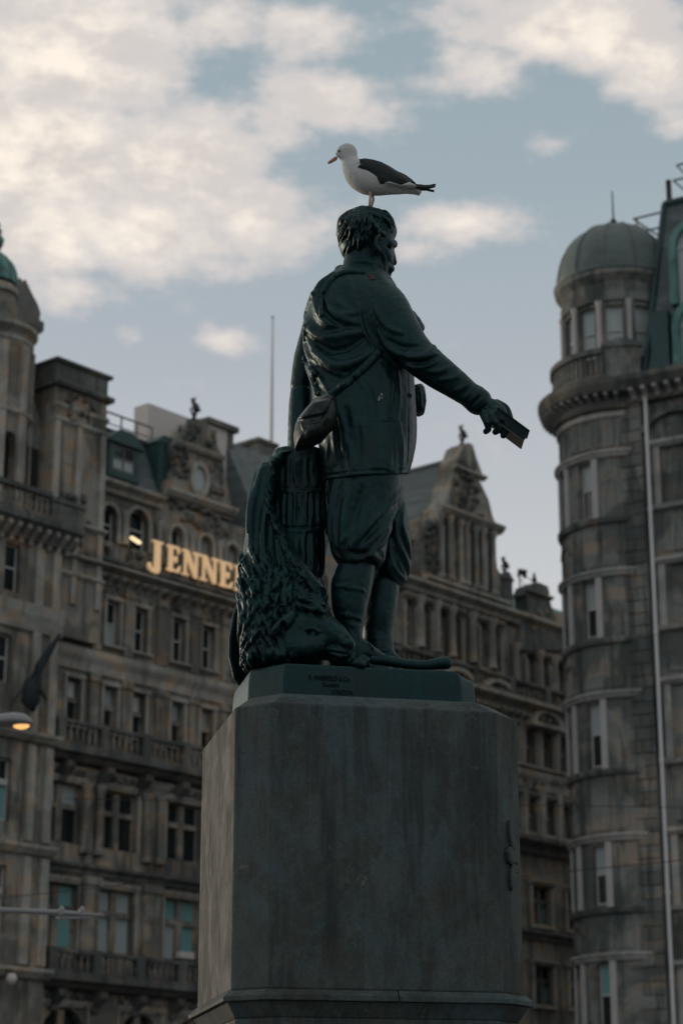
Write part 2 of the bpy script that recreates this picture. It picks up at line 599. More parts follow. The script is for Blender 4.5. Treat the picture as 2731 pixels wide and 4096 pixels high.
def window(M, par, o, kind='sash', v=0.0, glass='glass', upper=None, paint='sash_paint', inset=.26):
    """frame bars with panes of their own; o: (u0, u1, z0, z1)"""
    a, b, e, f = o[:4]
    w, t = b - a, .075
    vi = v - inset
    m = MB()
    box(m, M, a, a + t, vi - .08, vi, e, f)
    box(m, M, b - t, b, vi - .08, vi, e, f)
    box(m, M, a + t, b - t, vi - .08, vi, e, e + t * 1.3)
    box(m, M, a + t, b - t, vi - .08, vi, f - t, f)
    cells = []
    if kind == 'sash':
        mid = e + (f - e) * .52
        box(m, M, a + t, b - t, vi - .075, vi + .012, mid - .04, mid + .04)
        cells = [(a + t, b - t, e + t, mid - .04, 0), (a + t, b - t, mid + .04, f - t, 1)]
    elif kind == 'transom':
        mid = e + (f - e) * .55
        box(m, M, a + t, b - t, vi - .075, vi + .16, mid - .11, mid + .11)
        cells = [(a + t, b - t, e + t, mid - .11, 0), (a + t, b - t, mid + .11, f - t, 1)]
    elif kind == 'cross':
        mid, c, q = e + (f - e) * .62, (a + b) / 2, w * .075
        box(m, M, a + t, b - t, vi - .075, vi + .12, mid - .12, mid + .12)
        box(m, M, c - q, c + q, vi - .07, vi + .14, e + t, f - t)
        for x0, x1 in ((a + t, c - q), (c + q, b - t)):
            cells += [(x0, x1, e + t, mid - .12, 0), (x0, x1, mid + .12, f - t, 1)]
    elif kind == 'grid':
        c, mid = (a + b) / 2, (e + f) / 2
        box(m, M, a + t, b - t, vi - .075, vi + .01, mid - .03, mid + .03)
        box(m, M, c - .03, c + .03, vi - .07, vi + .015, e + t, f - t)
        for x0, x1 in ((a + t, c - .03), (c + .03, b - t)):
            cells += [(x0, x1, e + t, mid - .03, 0), (x0, x1, mid + .03, f - t, 1)]
    else:
        cells = [(a + t, b - t, e + t, f - t, 0)]
    wdw = m.build('window', MATS[paint], par)
    for x0, x1, y0, y1, up in cells:
        g = MB()
        tl = random.uniform(-.012, .012)
        g.add([M.pt(x0, vi - .05 - tl, y0), M.pt(x1, vi - .05 + tl, y0), M.pt(x1, vi - .05 + tl, y1), M.pt(x0, vi - .05 - tl, y1)], [(0, 1, 2, 3)])
        gl = (upper if up and upper else glass)
        if isinstance(gl, (list, tuple)):
            gl = random.choice(gl)
        g.build('pane', MATS[gl], wdw)
    return wdw


def lathe_mesh(name, prof, n, mat_):
    m = MB()
    m.lathe(0, 0, prof, n)
    me = bpy.data.meshes.new(name)
    me.from_pydata(m.v, [], m.f)
    me.polygons.foreach_set('use_smooth', np.ones(len(me.polygons), dtype=bool))
    me.materials.append(mat_)
    return me


def inst(name, me, parent, p, rz=0.0, sc=1.0):
    o = bpy.data.objects.new(name, me)
    link(o)
    o.parent = parent
    o.location = Vector(p) - root_loc(parent)
    o.rotation_euler = (0, 0, rz)
    o.scale = (sc, sc, sc) if not hasattr(sc, '__len__') else sc
    return o


def balustrade(M, par, name, u0, u1, z0, z1, v, step, mat_, trim, piers=0):
    """rail, foot and separate balusters"""
    m = MB()
    h = z1 - z0
    box(m, M, u0, u1, v - .16, v + .16, z0, z0 + h * .16)
    box(m, M, u0, u1, v - .17, v + .17, z1 - h * .17, z1)
    if piers:
        k = int(round((u1 - u0) / piers))
        for i in range(k + 1):
            c = u0 + (u1 - u0) * i / k
            box(m, M, c - .2, c + .2, v - .19, v + .19, z0 + .003, z1 + .05)
    r = m.build(name, MATS[trim], par)
    hb = h * .67
    me = lathe_mesh('baluster', [(.07, 0), (.07, hb * .08), (.045, hb * .14), (.095, hb * .38), (.05, hb * .72), (.075, hb * .88), (.075, hb)], 7, MATS[mat_])
    n = int((u1 - u0) / step)
    for i in range(n):
        u = u0 + (u1 - u0) * (i + .5) / n
        inst('baluster', me, r, M.pt(u, v, z0 + h * .16))
    return r


def bracket_row(M, par, u0, u1, z0, z1, v0, v1, step, w, mat_, name='bracket'):
    """scrolled brackets under a cornice, each its own piece with shared mesh"""
    m = MB()
    h = z1 - z0
    F0 = Flat((0, 0), 90)
    prof = [(0, 0), (.25, .05), (.35, .3), (.75, .55), (1, .7), (1, 1), (0, 1)]
    mould(m, F0, -w / 2, w / 2, [((v1 - v0) * a, h * b) for a, b in prof])
    me = bpy.data.meshes.new(name)
    me.from_pydata(m.v, [], m.f)
    me.materials.append(MATS[mat_])
    n = max(1, int((u1 - u0) / step))
    for i in range(n):
        u = u0 + (u1 - u0) * (i + .5) / n
        p = M.pt(u, v0, z0)
        q = M.pt(u, v0 + 1, z0)
        inst(name, me, par, p, math.atan2(q[1] - p[1], q[0] - p[0]) + math.pi / 2)


def carving(mb, M, boxes, n, size, v0, v1, rg):
    """lumps of carved ornament scattered over areas of a facade; boxes: (u0, u1, z0, z1)"""
    for u0, u1, z0, z1 in boxes:
        for _ in range(n):
            u, z = rg.uniform(u0, u1), rg.uniform(z0, z1)
            s, hh = rg.uniform(.4, 1) * size, rg.uniform(.5, 1.3) * size
            v = rg.uniform(v0 + .03, v1)
            p = [M.pt(u - s, v0 - .05, z - hh), M.pt(u + s, v0 - .05, z - hh), M.pt(u + s, v0 - .05, z + hh), M.pt(u - s, v0 - .05, z + hh)]
            q = [M.pt(u - s * .5, v, z - hh * .5), M.pt(u + s * .4, v, z - hh * .6), M.pt(u + s * .6, v, z + hh * .5), M.pt(u - s * .4, v, z + hh * .4)]
            mb.add(p + q, [(4, 5, 6, 7), (0, 1, 5, 4), (1, 2, 6, 5), (2, 3, 7, 6), (3, 0, 4, 7)])


def finial(par, p, h, mat_='sandstone_sooty', name='finial', figure=False):
    """carved finial: a lobed urn, or a small standing figure"""
    x, y, z = p
    m = MB()
    if figure:       # a small crouching beast on a stem, its head turned
        m.lathe(x, y, [(.16 * h, z), (.17 * h, z + .10 * h), (.08 * h, z + .15 * h), (.07 * h, z + .28 * h), (.12 * h, z + .32 * h), (.10 * h, z + .36 * h)], 10)
        m.tube([(x + .02 * h, y, z + .32 * h), (x + .10 * h, y, z + .46 * h), (x + .05 * h, y, z + .64 * h), (x - .04 * h, y, z + .78 * h), (x - .05 * h, y, z + .90 * h), (x - .12 * h, y, z + .93 * h)],
               [.10 * h, .16 * h, .13 * h, .08 * h, .10 * h, .04 * h], 9)
        m.tube([(x - .02 * h, y - .05 * h, z + .62 * h), (x - .12 * h, y - .06 * h, z + .52 * h), (x - .10 * h, y - .06 * h, z + .36 * h)], [.05 * h, .045 * h, .04 * h], 6)
        m.tube([(x + .02 * h, y, z + .92 * h), (x + .06 * h, y, z + 1.0 * h)], [.035 * h, .01 * h], 6)
    else:
        m.lathe(x, y, [(.20 * h, z), (.20 * h, z + .08 * h), (.08 * h, z + .14 * h), (.17 * h, z + .34 * h), (.20 * h, z + .48 * h), (.10 * h, z + .62 * h),
                       (.13 * h, z + .72 * h), (.06 * h, z + .82 * h), (.08 * h, z + .9 * h), (.01 * h, z + h)], 10)
    return m.build(name, MATS[mat_], par, smooth=True, auto=50)


# glass variants: a pane with a blind drawn behind it
def pane_fn(col):
    def fn(T):
        n = T.noise(pos(T), .9, 2, .5)
        bsdf(T, col, .55, 0, bump=n, bump_d=.05, bump_s=.1, spec=.4, **{'Coat Weight': .6, 'Coat Roughness': .05})
    return fn


mat('pane_blind', pane_fn((.13, .30, .30)))
mat('pane_white', pane_fn((.45, .48, .48)))
mat('pane_pale', pane_fn((.30, .36, .37)))

# ------------------------------------------------------------------ ground
def sheet(name, x0, x1, y0, y1, z, m_):
    m = MB()
    m.add([(x0, y0, z), (x1, y0, z), (x1, y1, z), (x0, y1, z)], [(0, 1, 2, 3)])
    o = m.build(name, MATS[m_])
    tag(o, kind='structure')


sheet('ground', -2500, 2500, -2500, 2500, -.12, 'asphalt')
m_ = MB()
m_.hexa([(x, y, z) for z in (-.119, 0) for x, y in ((-60, -20), (60, -20), (60, 45), (-60, 45))])
tag(m_.build('pavement', MATS['paving']), kind='structure')

# ------------------------------------------------------------------ the long facade on the left: two buildings in one street line
_p0 = atY(600, 2500, 95.0)
L = Flat(_p0[:2], 40.5)
rg = random.Random(5)


def build_store():
    t = thing('department_store', 'ornate soot-stained sandstone store with corner tower and balconies, left of the statue', 'building',
              L.pt(4, -4, 0))
    S, TR, SO = 'sandstone', 'sandstone_trim', 'sandstone_sooty'
    uL, uR = -6.25, 17.2
    zE = L.z((433, 1935), (624, 1997))                 # eaves
    zC0, zC1 = L.z((433, 2345), (607, 2400)), L.z((400, 2240), (600, 2297), v=.95)   # main cornice
    zB = (L.z((301, 2537), (448, 2586), (561, 2617), (715, 2651)), L.z((301, 2353), (448, 2403), (561, 2445), (715, 2475)))
    zCw = (L.z((290, 2895), (435, 2932), (550, 2960), (712, 2993)), L.z((290, 2705), (435, 2750), (550, 2781), (712, 2808)))
    zb1 = (L.z((206, 2987), (800, 3109)), L.z((198, 2880), (800, 3010)))
    zD = (L.z((475, 3410), (730, 3440)), L.z((475, 3170), (730, 3215)))
    zlg = L.z((190, 3440), (780, 3520))
    zEw = (L.z((465, 3815), (725, 3845)), L.z((465, 3560), (725, 3600)))
    zb2 = (L.z((206, 3900), (780, 3960)), L.z((206, 3800), (780, 3862)))
    cols = [L.u(301), L.u(448), L.u(561), L.u(715), L.u(832)]
    cols += [cols[-1] + 2.25 * i for i in range(1, 6)]
    pair = [L.u(245, 3300), L.u(475, 3300), L.u(735, 3300)]
    pair += [pair[-1] + 4.3, pair[-1] + 8.6, pair[-1] + 12.2]
    ops, wins = [], []
    for c in cols:
        o = (c - .42, c + .42, zB[0], zB[1])
        ops.append(o)
        wins.append((o, 'sash', ['glass', 'glass', 'pane_pale'], 'glass'))
        o = (c - .42, c + .42, zCw[0], zCw[1])
        ops.append(o)
        wins.append((o, 'transom', 'glass', ['pane_pale', 'pane_pale', 'pane_white']))
    for k, c in enumerate(pair):
        hw = 1.12
        o = (c - hw, c + hw, zD[0], zD[1])
        ops.append(o)
        wins.append((o, 'cross', 'glass', 'pane_pale' if k == 0 else 'glass'))
        o = (c - hw, c + hw, zEw[0], zEw[1])
        ops.append(o)
        wins.append((o, 'cross', ['pane_blind', 'pane_blind', 'pane_pale'], ['pane_blind', 'pane_pale']))
    arch = [(L.u(437, 2080), .46), (L.u(553, 2100), .62), (L.u(708, 2120), .42), (L.u(822, 2160), .42), (L.u(928, 2200), .42)]
    arch += [(arch[-1][0] + 2.2 * i, .46) for i in range(1, 5)]
    zA = (L.z((553, 2175)), L.z((553, 2040)))
    for c, hw in arch:
        o = (c - hw, c + hw, zA[0] - .3, zA[1] - (.25 if hw < .6 else 0), True)
        ops.append(o)
        wins.append((o, 'sash', 'glass', ['pane_pale', 'glass']))
    low = [L.u(255, 4090), L.u(560, 4090), L.u(560, 4090) + 3.4, L.u(560, 4090) + 6.8, L.u(560, 4090) + 10.2]
    for c in low:
        o = (c - 1.25, c + 1.25, zb2[0] - 6.2, zb2[0] - 1.25, True)
        ops.append(o)
        wins.append((o, 'cross', 'glass', None))
    m = MB()
    wall(m, L, uL, uR, 0, zE, ops, deep=.45)
    m.build('wall', MATS[S], t)
    for o, k, g, up in wins:
        window(L, t, o, k, 0, g, up, paint='sash_paint' if k == 'sash' else 'sandstone', inset=.30)
    # the block behind
    m = MB()
    for u in (uL, uR):
        m.add([L.pt(u, 0, 0), L.pt(u, -14, 0), L.pt(u, -14, zE), L.pt(u, 0, zE)], [(0, 1, 2, 3)])
    m.add([L.pt(uL, -14, 0), L.pt(uR, -14, 0), L.pt(uR, -14, zE), L.pt(uL, -14, zE)], [(0, 1, 2, 3)])
    m.build('flank_wall', MATS[S], t)
    # window dressings: architraves, sills, small hoods - one per window
    for o, k, g, up in wins:
        a, b, e, f = o[:4]
        d = MB()
        if k in ('sash', 'transom') and len(o) == 4:
            box(d, L, a - .16, a - .002, .0, .09, e, f + .02)
            box(d, L, b + .002, b + .16, .0, .09, e, f + .02)
            box(d, L, a - .2, b + .2, 0, .14, f + .022, f + .2)
            mould(d, L, a - .26, b + .26, [(0, e - .16), (.22, e - .12), (.22, e - .002), (0, e - .002)])
        elif k == 'cross':
            box(d, L, a - .14, a - .002, .0, .08, e, f)
            box(d, L, b + .002, b + .14, .0, .08, e, f)
            mould(d, L, a - .2, b + .2, [(0, f + .003), (.1, f + .003), (.2, f + .2), (.2, f + .28), (0, f + .28)])
        else:
            r, cu = (b - a) / 2 + .02, (a + b) / 2
            arc = [(cu - r * math.cos(math.pi * i / 10), f - r + .02 + r * math.sin(math.pi * i / 10)) for i in range(11)]
            arc2 = [(cu - (r + .18) * math.cos(math.pi * i / 10), f - r + .02 + (r + .18) * math.sin(math.pi * i / 10)) for i in range(11)]
            extr(d, L, [(a - .02, e)] + arc + [(b + .02, e), (b + .2, e)] + arc2[::-1] + [(a - .2, e)], .002, .12)
        d.build('architrave', MATS[TR], t)
    # strings, cornices
    def course(name, z0, z1, out, mt, u0=uL, u1=uR):
        c = MB()
        h = z1 - z0
        mould(c, L, u0, u1, [(0, z0), (out * .35, z0), (out * .45, z0 + h * .35), (out * .9, z0 + h * .6), (out, z0 + h * .7), (out, z0 + h * .95), (0, z1)])
        return c.build(name, MATS[mt], t)
    course('string_course', zCw[1] + .42, zB[0] - .42, .28, TR)
    course('string_course', zlg - .45, zlg, .38, SO)
    course('frieze_band', zD[1] + .5, zD[1] + .75, .15, TR)
    cn = course('main_cornice', zC0 + .42, zC1, .95, TR)
    bracket_row(L, cn, uL, uR, zC0 + .05, zC0 + .44, 0, .55, .62, .24, TR, 'bracket')
    course('eaves_cornice', zE - .45, zE + .12, .55, TR, uL, L.u(640, 1990))
    course('parapet', zC1 + .004, zC1 + .5, .42, SO)
    # balconies
    for (z0, z1), nm in ((zb1, 'balcony'), (zb2, 'balcony')):
        sl = MB()
        mould(sl, L, uL, uR, [(0, z0 - .55), (.5, z0 - .5), (.75, z0 - .3), (1.0, z0 - .22), (1.0, z0), (0, z0)])
        b = sl.build(nm, MATS[SO], t)
        rail = MB()
        box(rail, L, uL, uR, .70, .96, z0 + .002, z0 + .16)
        box(rail, L, uL, uR, .68, .98, z1 - .16, z1)
        k = 9
        for i in range(k + 1):
            c = uL + .3 + (uR - uL - .6) * i / k
            box(rail, L, c - .22, c + .22, .66, 1.0, z0 + .003, z1 + .04)
        rail.build('rail', MATS[SO], b)
        hb = z1 - z0 - .32
        me = lathe_mesh('baluster', [(.07, 0), (.05, hb * .14), (.10, hb * .38), (.05, hb * .72), (.08, hb)], 6, MATS[S])
        n = int((uR - uL) / .36)
        for i in range(n):
            inst('baluster', me, b, L.pt(uL + (i + .5) * (uR - uL) / n, .83, z0 + .16))
        bracket_row(L, b, uL, uR, z0 - 1.45, z0 - .55, 0, .7, 2.15, .42, SO, 'bracket')
    # attached columns and pilasters between the windows
    def pilaster(c, z0, z1, hw, out, mt, fluted=False):
        p = MB()
        box(p, L, c - hw - .06, c + hw + .06, 0, out + .05, z0, z0 + .3)
        box(p, L, c - hw, c + hw, 0, out, z0 + .301, z1 - .351)
        if fluted:
            for i in range(3):
                x = c - hw + (i + .5) * 2 * hw / 3
                box(p, L, x - hw * .18, x + hw * .18, out, out + .03, z0 + .5, z1 - .6)
        box(p, L, c - hw - .07, c + hw + .07, 0, out + .08, z1 - .35, z1)
        p.build('pilaster', MATS[mt], t)
    mids = [(a + b) / 2 for a, b in zip(cols[:-1], cols[1:])]
    for i, c in enumerate([uL + .35] + mids):
        pilaster(c, zCw[0] - .35, zCw[1] + .40, .26, .16, S)
        pilaster(c, zB[0] - .40, zC0 + .03, .24, .14, S)
    for a, b in zip(pair[:-1], pair[1:]):
        for c in ((a + b) / 2 - .42, (a + b) / 2 + .42):
            me = MB()
            x, y, _ = L.pt(c, .14, 0)
            z0, z1 = zD[0] - .35, zb1[0] - 1.3
            me.lathe(x, y, [(.3, z0), (.3, z0 + .22), (.2, z0 + .28), (.22, z0 + .5), (.19, z1 - .45), (.2, z1 - .4), (.3, z1 - .12), (.3, z1)], 12)
            me.build('column', MATS[S], t, smooth=True, auto=40)
        pilaster((a + b) / 2, zEw[0] - .3, zlg - .5, .5, .2, S)
    # round-arched band between the sign and the eaves: little columns
    for (a, _), (b, _) in zip(arch[:-1], arch[1:]):
        c = (a + b) / 2
        x, y, _ = L.pt(c, .1, 0)
        me = MB()
        me.lathe(x, y, [(.22, zA[0] - .3), (.14, zA[0]), (.13, zA[1] - .7), (.22, zA[1] - .45), (.22, zA[1] - .3)], 10)
        me.build('column', MATS[TR], t, smooth=True, auto=40)
    # carved ornament
    m = MB()
    zz0, zz1 = zD[1] + .35, zb1[0] - .75
    carving(m, L, [(c - 1.2, c + 1.2, zz0, zz1) for c in pair], 26, .16, 0, .18, rg)
    carving(m, L, [(c - 1.3, c + 1.3, zb2[0] - 1.2, zb2[0] - .6) for c in low], 26, .17, 0, .2, rg)
    carving(m, L, [(uL, uR, zEw[1] + .3, zlg - .5)], 90, .14, 0, .14, rg)
    carving(m, L, [(uL, uR, zC1 + .6, zA[0] - .5)], 130, .16, 0, .3, rg)
    carving(m, L, [(uL, uR, zB[1] + .28, zC0)], 110, .12, 0, .12, rg)
    tag(m.build('carving', MATS[SO], t), kind='stuff')
    # pale air box in one of the lower windows
    m = MB()
    c = L.u(742, 3840)
    box(m, L, c - .45, c + .45, -.2, .12, zEw[0] + .12, zEw[0] + .42)
    m.build('window_box', MATS['white_harl'], t, bevel=.02)

    # --- mansard roof, dormer, copper pavilion
    uM0, uM1 = L.u(425, 1900), L.u(700, 1900)
    zM = L.z((524, 1760), (640, 1795), v=-1.2)
    m = MB()
    mould(m, L, uM0 - 3, uM1 + .2, [(-.1, zE + .1), (-1.3, zM), (-6, zM + .05), (-6, zE)])
    m.build('mansard_roof', MATS['slate'], t)
    m = MB()
    mould(m, L, uM0 - 3, uM1 + .2, [(-1.25, zM + .004), (-1.15, zM + .16), (-1.5, zM + .2), (-1.7, zM + .06)])
    m.build('lead_ridge', MATS['lead'], t)
    a, zt_ = L.at(447, 1775, -.3)
    b, zb_ = L.at(532, 1905, -.3)
    m = MB()
    for x0, x1 in ((a - .3, a), (b, b + .3)):
        box(m, L, x0, x1, -1.6, -.15, zb_ - .35, zt_ + .05)
    box(m, L, a + .002, b - .002, -1.6, -.15, zb_ - .35, zb_ - .02)
    extr(m, L, [(a - .5, zt_ + .06), (b + .5, zt_ + .06), ((a + b) / 2 + .4, zt_ + .75), ((a + b) / 2 - .4, zt_ + .75)], -1.9, -.02)
    dm = m.build('dormer', MATS['copper_dark'], t)
    o = (a, b, zb_, zt_)
    # (two-light window of the dormer)
    window(L, t, o, 'grid', -.1, 'pane_pale', 'glass', paint='lead', inset=.1)
    a, zt_ = L.at(622, 1800, -.5)
    b, zb_ = L.at(700, 1955, -.5)
    m = MB()
    box(m, L, a, b + .6, -3, -.35, zE + .15, zt_ + .4)
    extr(m, L, [(a - .1, zt_ + .402), (b + .6, zt_ + .402), (b + .2, zt_ + .8), (a + .35, zt_ + .8)], -3, -.3)
    for i in range(4):
        x = a + .1 + (b - a) * i / 3
        box(m, L, x - .05, x + .05, -.349, -.27, zE + .2, zt_ + .35)
    m.build('copper_pavilion', MATS['copper_dark'], t)

    # --- carved gable with an oval window
    gpx = [(660, 1985), (660, 1950), (707, 1861), (690, 1800), (690, 1782), (715, 1749), (745, 1712), (773, 1687), (794, 1674), (815, 1684), (832, 1700), (856, 1749),
           (872, 1795), (885, 1822), (897, 1894), (915, 1975), (926, 2051), (926, 2085)]
    poly = [L.at(x, y) for x, y in gpx]
    oc = L.at(790, 1918)
    m = MB()
    extr(m, L, poly, -.9, .05)
    gab = m.build('gable', MATS[S], t)
    m = MB()
    n = 20
    for k in range(n):
        a0, a1 = 2 * math.pi * k / n, 2 * math.pi * (k + 1) / n
        q = [(oc[0] + r * .46 * math.cos(a), oc[1] + r * .62 * math.sin(a)) for a, r in ((a0, 1), (a1, 1), (a1, 1.45), (a0, 1.45))]
        extr(m, L, q, .052, .22)
    m.build('oval_surround', MATS[TR], gab)
    m = MB()
    extr(m, L, [(oc[0] + .46 * math.cos(2 * math.pi * k / n), oc[1] + .62 * math.sin(2 * math.pi * k / n)) for k in range(n)], .053, .075)
    m.build('oval_pane', MATS['pane_pale'], gab)
    m = MB()
    z0 = L.z((682, 1960), (922, 2055))
    mould(m, L, L.u(655, 1955), L.u(930, 2055), [(0, z0 - .3), (.25, z0 - .25), (.45, z0 - .05), (.45, z0 + .1), (0, z0 + .1)])
    m.build('gable_cornice', MATS[TR], gab)
    m = MB()
    z1_ = L.z((690, 1782), (880, 1822))
    mould(m, L, L.u(688, 1790), L.u(884, 1815), [(0, z1_ - .2), (.2, z1_ - .15), (.32, z1_), (.32, z1_ + .1), (0, z1_ + .1)])
    m.build('gable_cornice', MATS[TR], gab)
    m = MB()
    um, zm = L.at(792, 1760)
    carving(m, L, [(um - 1.1, um + 1.1, zm - .6, zm + .7), (um - 1.7, um - .7, zm - 2.4, zm - .6), (um + .7, um + 1.7, zm - 2.8, zm - .9), (um - 1.9, um + 2.0, z0 - 1.3, z0 - .35)], 22, .2, .05, .3, rg)
    tag(m.build('carving', MATS[SO], gab), kind='stuff')
    u, z = L.at(794, 1676)
    finial(t, L.pt(u, -.3, z - .1), L.z((790, 1572)) - z, 'iron', 'gable_figure', True)
    for x, y in ((738, 1720), (737, 1690)):
        pass
    u, z = L.at(737, 1722)
    finial(t, L.pt(u, -.3, z - .1), .5, SO)
    # --- pale chimney behind the gable, and slates beyond
    a, zt_ = L.at(832, 1668, -3)
    b, zb_ = L.at(930, 1690, -3)
    m = MB()
    box(m, L, a, b, -4.6, -3.0, zE, zt_ - .35)
    ch = m.build('chimney', MATS['white_harl'], t)
    m = MB()
    box(m, L, b - .35, b + .05, -4.65, -2.95, zE, zt_ - .36)
    box(m, L, a - .15, b + .3, -4.8, -2.8, zt_ - .349, zt_ - .05)
    m.build('chimney_cap', MATS[SO], ch)
    m = MB()
    zr = L.z((1000, 1790), v=-3)
    mould(m, L, L.u(905, 1900, -3), uR, [(-.2, zE), (-3.2, zr), (-7, zr + .2), (-7, zE)])
    m.build('slate_roof', MATS['slate'], t)
    m = MB()
    a, zt_ = L.at(1035, 1750, -4)
    b, _ = L.at(1105, 1760, -4)
    box(m, L, a, b, -5.5, -4, zr - 1, zt_ - .2)
    box(m, L, a - .12, b + .12, -5.6, -3.9, zt_ - .199, zt_)
    m.build('chimney', MATS[SO], t)
    # long low wall head behind (left of the gable), with its rail
    a, za = L.at(590, 1735, -5)
    b, zb_ = L.at(840, 1660, -5)
    m = MB()
    box(m, L, a, b, -6, -5, zE, zb_ - .6)
    m.build('back_parapet', MATS['white_harl'], t)
    m = MB()
    a, za = L.at(425, 1645, -2)
    b, zb_ = L.at(610, 1705, -2)
    zt_ = (za + zb_) / 2 + .0
    m.tube([L.pt(a - .5, -2, za), L.pt(b, -2, za)], .05, 6)
    m.tube([L.pt(a - .5, -2, za - .55), L.pt(b, -2, za - .55)], .03, 6)
    for i in range(4):
        x = a + (b - a) * i / 3
        m.tube([L.pt(x, -2, zM - .2), L.pt(x, -2, za)], .05, 6)
    m.build('roof_railing', MATS['lead'], t)

    # --- great chimney block beside the tower
    v0 = .55
    uc, zt_ = L.at(228, 1430, v0)
    ue, _ = L.at(432, 1500, v0)
    zcap0 = L.at(228, 1540, v0)[1]
    dep = 2.6
    m = MB()
    box(m, L, uc, ue, v0 - dep, v0, 24.5, zcap0)
    st = m.build('stack', MATS[S], t)
    m = MB()
    box(m, L, uc - .02, ue + .02, v0 - dep - .02, v0 + .02, zcap0 + .251, zt_ - .15)
    mould(m, L, uc - .2, ue + .25, [(v0 - dep - .25, zcap0), (v0 + .22, zcap0), (v0 + .3, zcap0 + .15), (v0 + .25, zcap0 + .25), (v0 - dep - .25, zcap0 + .25)])
    mould(m, L, uc - .12, ue + .2, [(v0 - dep - .2, zt_ - .149), (v0 + .16, zt_ - .149), (v0 + .2, zt_), (v0 - dep - .2, zt_)])
    m.build('stack_cap', MATS[SO], st)
    m = MB()
    for x in (uc + .16, (uc + ue) / 2 - .1, ue - .2):
        box(m, L, x - .16, x + .16, v0, v0 + .13, 26, zcap0 - 1.6)
    for zz_, o_ in ((zcap0 - .9, .12), (zcap0 - 1.6, .18), (29.6, .3), (27.3, .2)):
        mould(m, L, uc - .1, ue + .1, [(v0, zz_ - .15), (v0 + o_, zz_), (v0 + o_, zz_ + .12), (v0, zz_ + .16)])
    m.build('stack_pilasters', MATS[TR], st)
    m = MB()
    um = (uc + ue) / 2
    carving(m, L, [(um - .9, um + .9, zcap0 - 1.5, zcap0 - .2), (um - .8, um + .8, 28.2, 30.0), (um - 1.2, um + .4, 30.4, 31.0)], 26, .17, v0, v0 + .28, rg)
    tag(m.build('carving', MATS[SO], st), kind='stuff')

    # --- corner tower: projecting bay, balcony, round drum, copper dome
    vb = 1.1
    ub = L.u(212, 3000, vb)
    zbt = L.z((150, 2130), v=vb)
    ops, wins = [], []
    for (z0, z1), hw, cx in ((zB, .42, 40), (zCw, .42, 20)):
        c = L.u(cx, 2500, vb)
        ops.append((c - hw, c + hw, z0 + .9, z1 + .9))
    for z0, z1 in ((zD[0] + .3, zD[1] + .3), (zEw[0] + .2, zEw[1] + .2)):
        c = L.u(-18, 3300, vb)
        ops.append((c - .75, c + .75, z0, z1))
    m = MB()
    wall(m, L, ub - 7, ub, 0, zbt, ops, v=vb, deep=.4)
    m.add([L.pt(ub, 0, 0), L.pt(ub, vb, 0), L.pt(ub, vb, zbt), L.pt(ub, 0, zbt)], [(0, 1, 2, 3)])
    m.add([L.pt(ub - 7, -14, zbt), L.pt(ub, -14, zbt), L.pt(ub, vb, zbt), L.pt(ub - 7, vb, zbt)], [(0, 1, 2, 3)])
    m.add([L.pt(ub - 7, -14, 0), L.pt(ub, -14, 0), L.pt(ub, -14, zbt), L.pt(ub - 7, -14, zbt)], [(0, 1, 2, 3)])
    bay = m.build('tower_bay', MATS[S], t)
    # the front round the corner, facing away to the left
    FL = Flat(L.pt(ub - 7, -14, 0), math.degrees(math.atan2(L.n[0], L.n[1])))
    fo = []
    for z0, z1 in (zB, zCw, zD, zEw):
        for k in range(5):
            c = 1.9 + k * 2.85
            fo.append((c - .5, c + .5, z0, z1))
    m = MB()
    wall(m, FL, 0, 14 + vb, 0, zbt, fo, deep=.4)
    fw = m.build('side_front', MATS[S], t)
    for o in fo:
        window(FL, t, o, 'sash', 0, 'glass', ['pane_pale', 'glass'])
    for zc in (zCw[1] + .6, zb1[0] - .2, zlg - .3, zb2[0] - .3, zC1 - .5):
        m = MB()
        mould(m, FL, 0, 14 + vb, [(0, zc), (.25, zc + .1), (.35, zc + .35), (0, zc + .4)])
        m.build('string_course', MATS[TR], fw)
    for k, o in enumerate(ops):
        window(L, t, o, 'sash' if k < 2 else 'cross', vb, 'glass' if k < 2 else 'pane_blind', 'glass')
    for z0, z1, o_ in ((zCw[1] + 1.2, zB[0] + .55, .3), (zlg - .2, zlg + .3, .4), (zb1[0] - .3, zb1[0] + .15, .5), (zb2[0] - .4, zb2[0] + .1, .5), (zC0 + .6, zC1 - .1, .35)):
        m = MB()
        mould(m, L, ub - 7.1, ub + .15, [(vb, z0), (vb + o_ * .5, z0 + .05), (vb + o_, z0 + (z1 - z0) * .6), (vb + o_, z1 - .05), (vb, z1)])
        m.build('string_course', MATS[TR], bay)
    m = MB()
    for x in (ub - .28, ub - 1.25):
        for z0, z1 in ((zb2[0] + .2, zlg - .25), (zlg + .4, zb1[0] - .4), (zb1[0] + .2, zC0 + .4)):
            m = MB()
            box(m, L, x - .22, x + .22, vb, vb + .16, z0, z1)
            m.build('pilaster', MATS[TR], bay)
    # corbel table and balcony of the tower
    sl = MB()
    ubr = L.u(285, 2090, vb)
    mould(sl, L, ub - 7, ubr, [(0, zbt - .6), (vb + .25, zbt - .5), (vb + .75, zbt), (vb + .95, zbt + .12), (vb + .95, zbt + .38), (0, zbt + .38)])
    cb = sl.build('tower_balcony', MATS[SO], t)
    bracket_row(L, cb, ub - 7, ubr, zbt - .75, zbt + .05, vb, vb + .75, .52, .22, TR, 'bracket')
    zr0 = zbt + .385
    balustrade(L, cb, 'rail', ub - 7, L.u(160, 1990, vb), zr0, zr0 + 1.25, vb + .7, .3, S, SO)
    m = MB()
    x0, x1 = L.u(160, 2000, vb), ubr
    box(m, L, x0, x1, vb - .6, vb + .85, zr0, zr0 + .9)
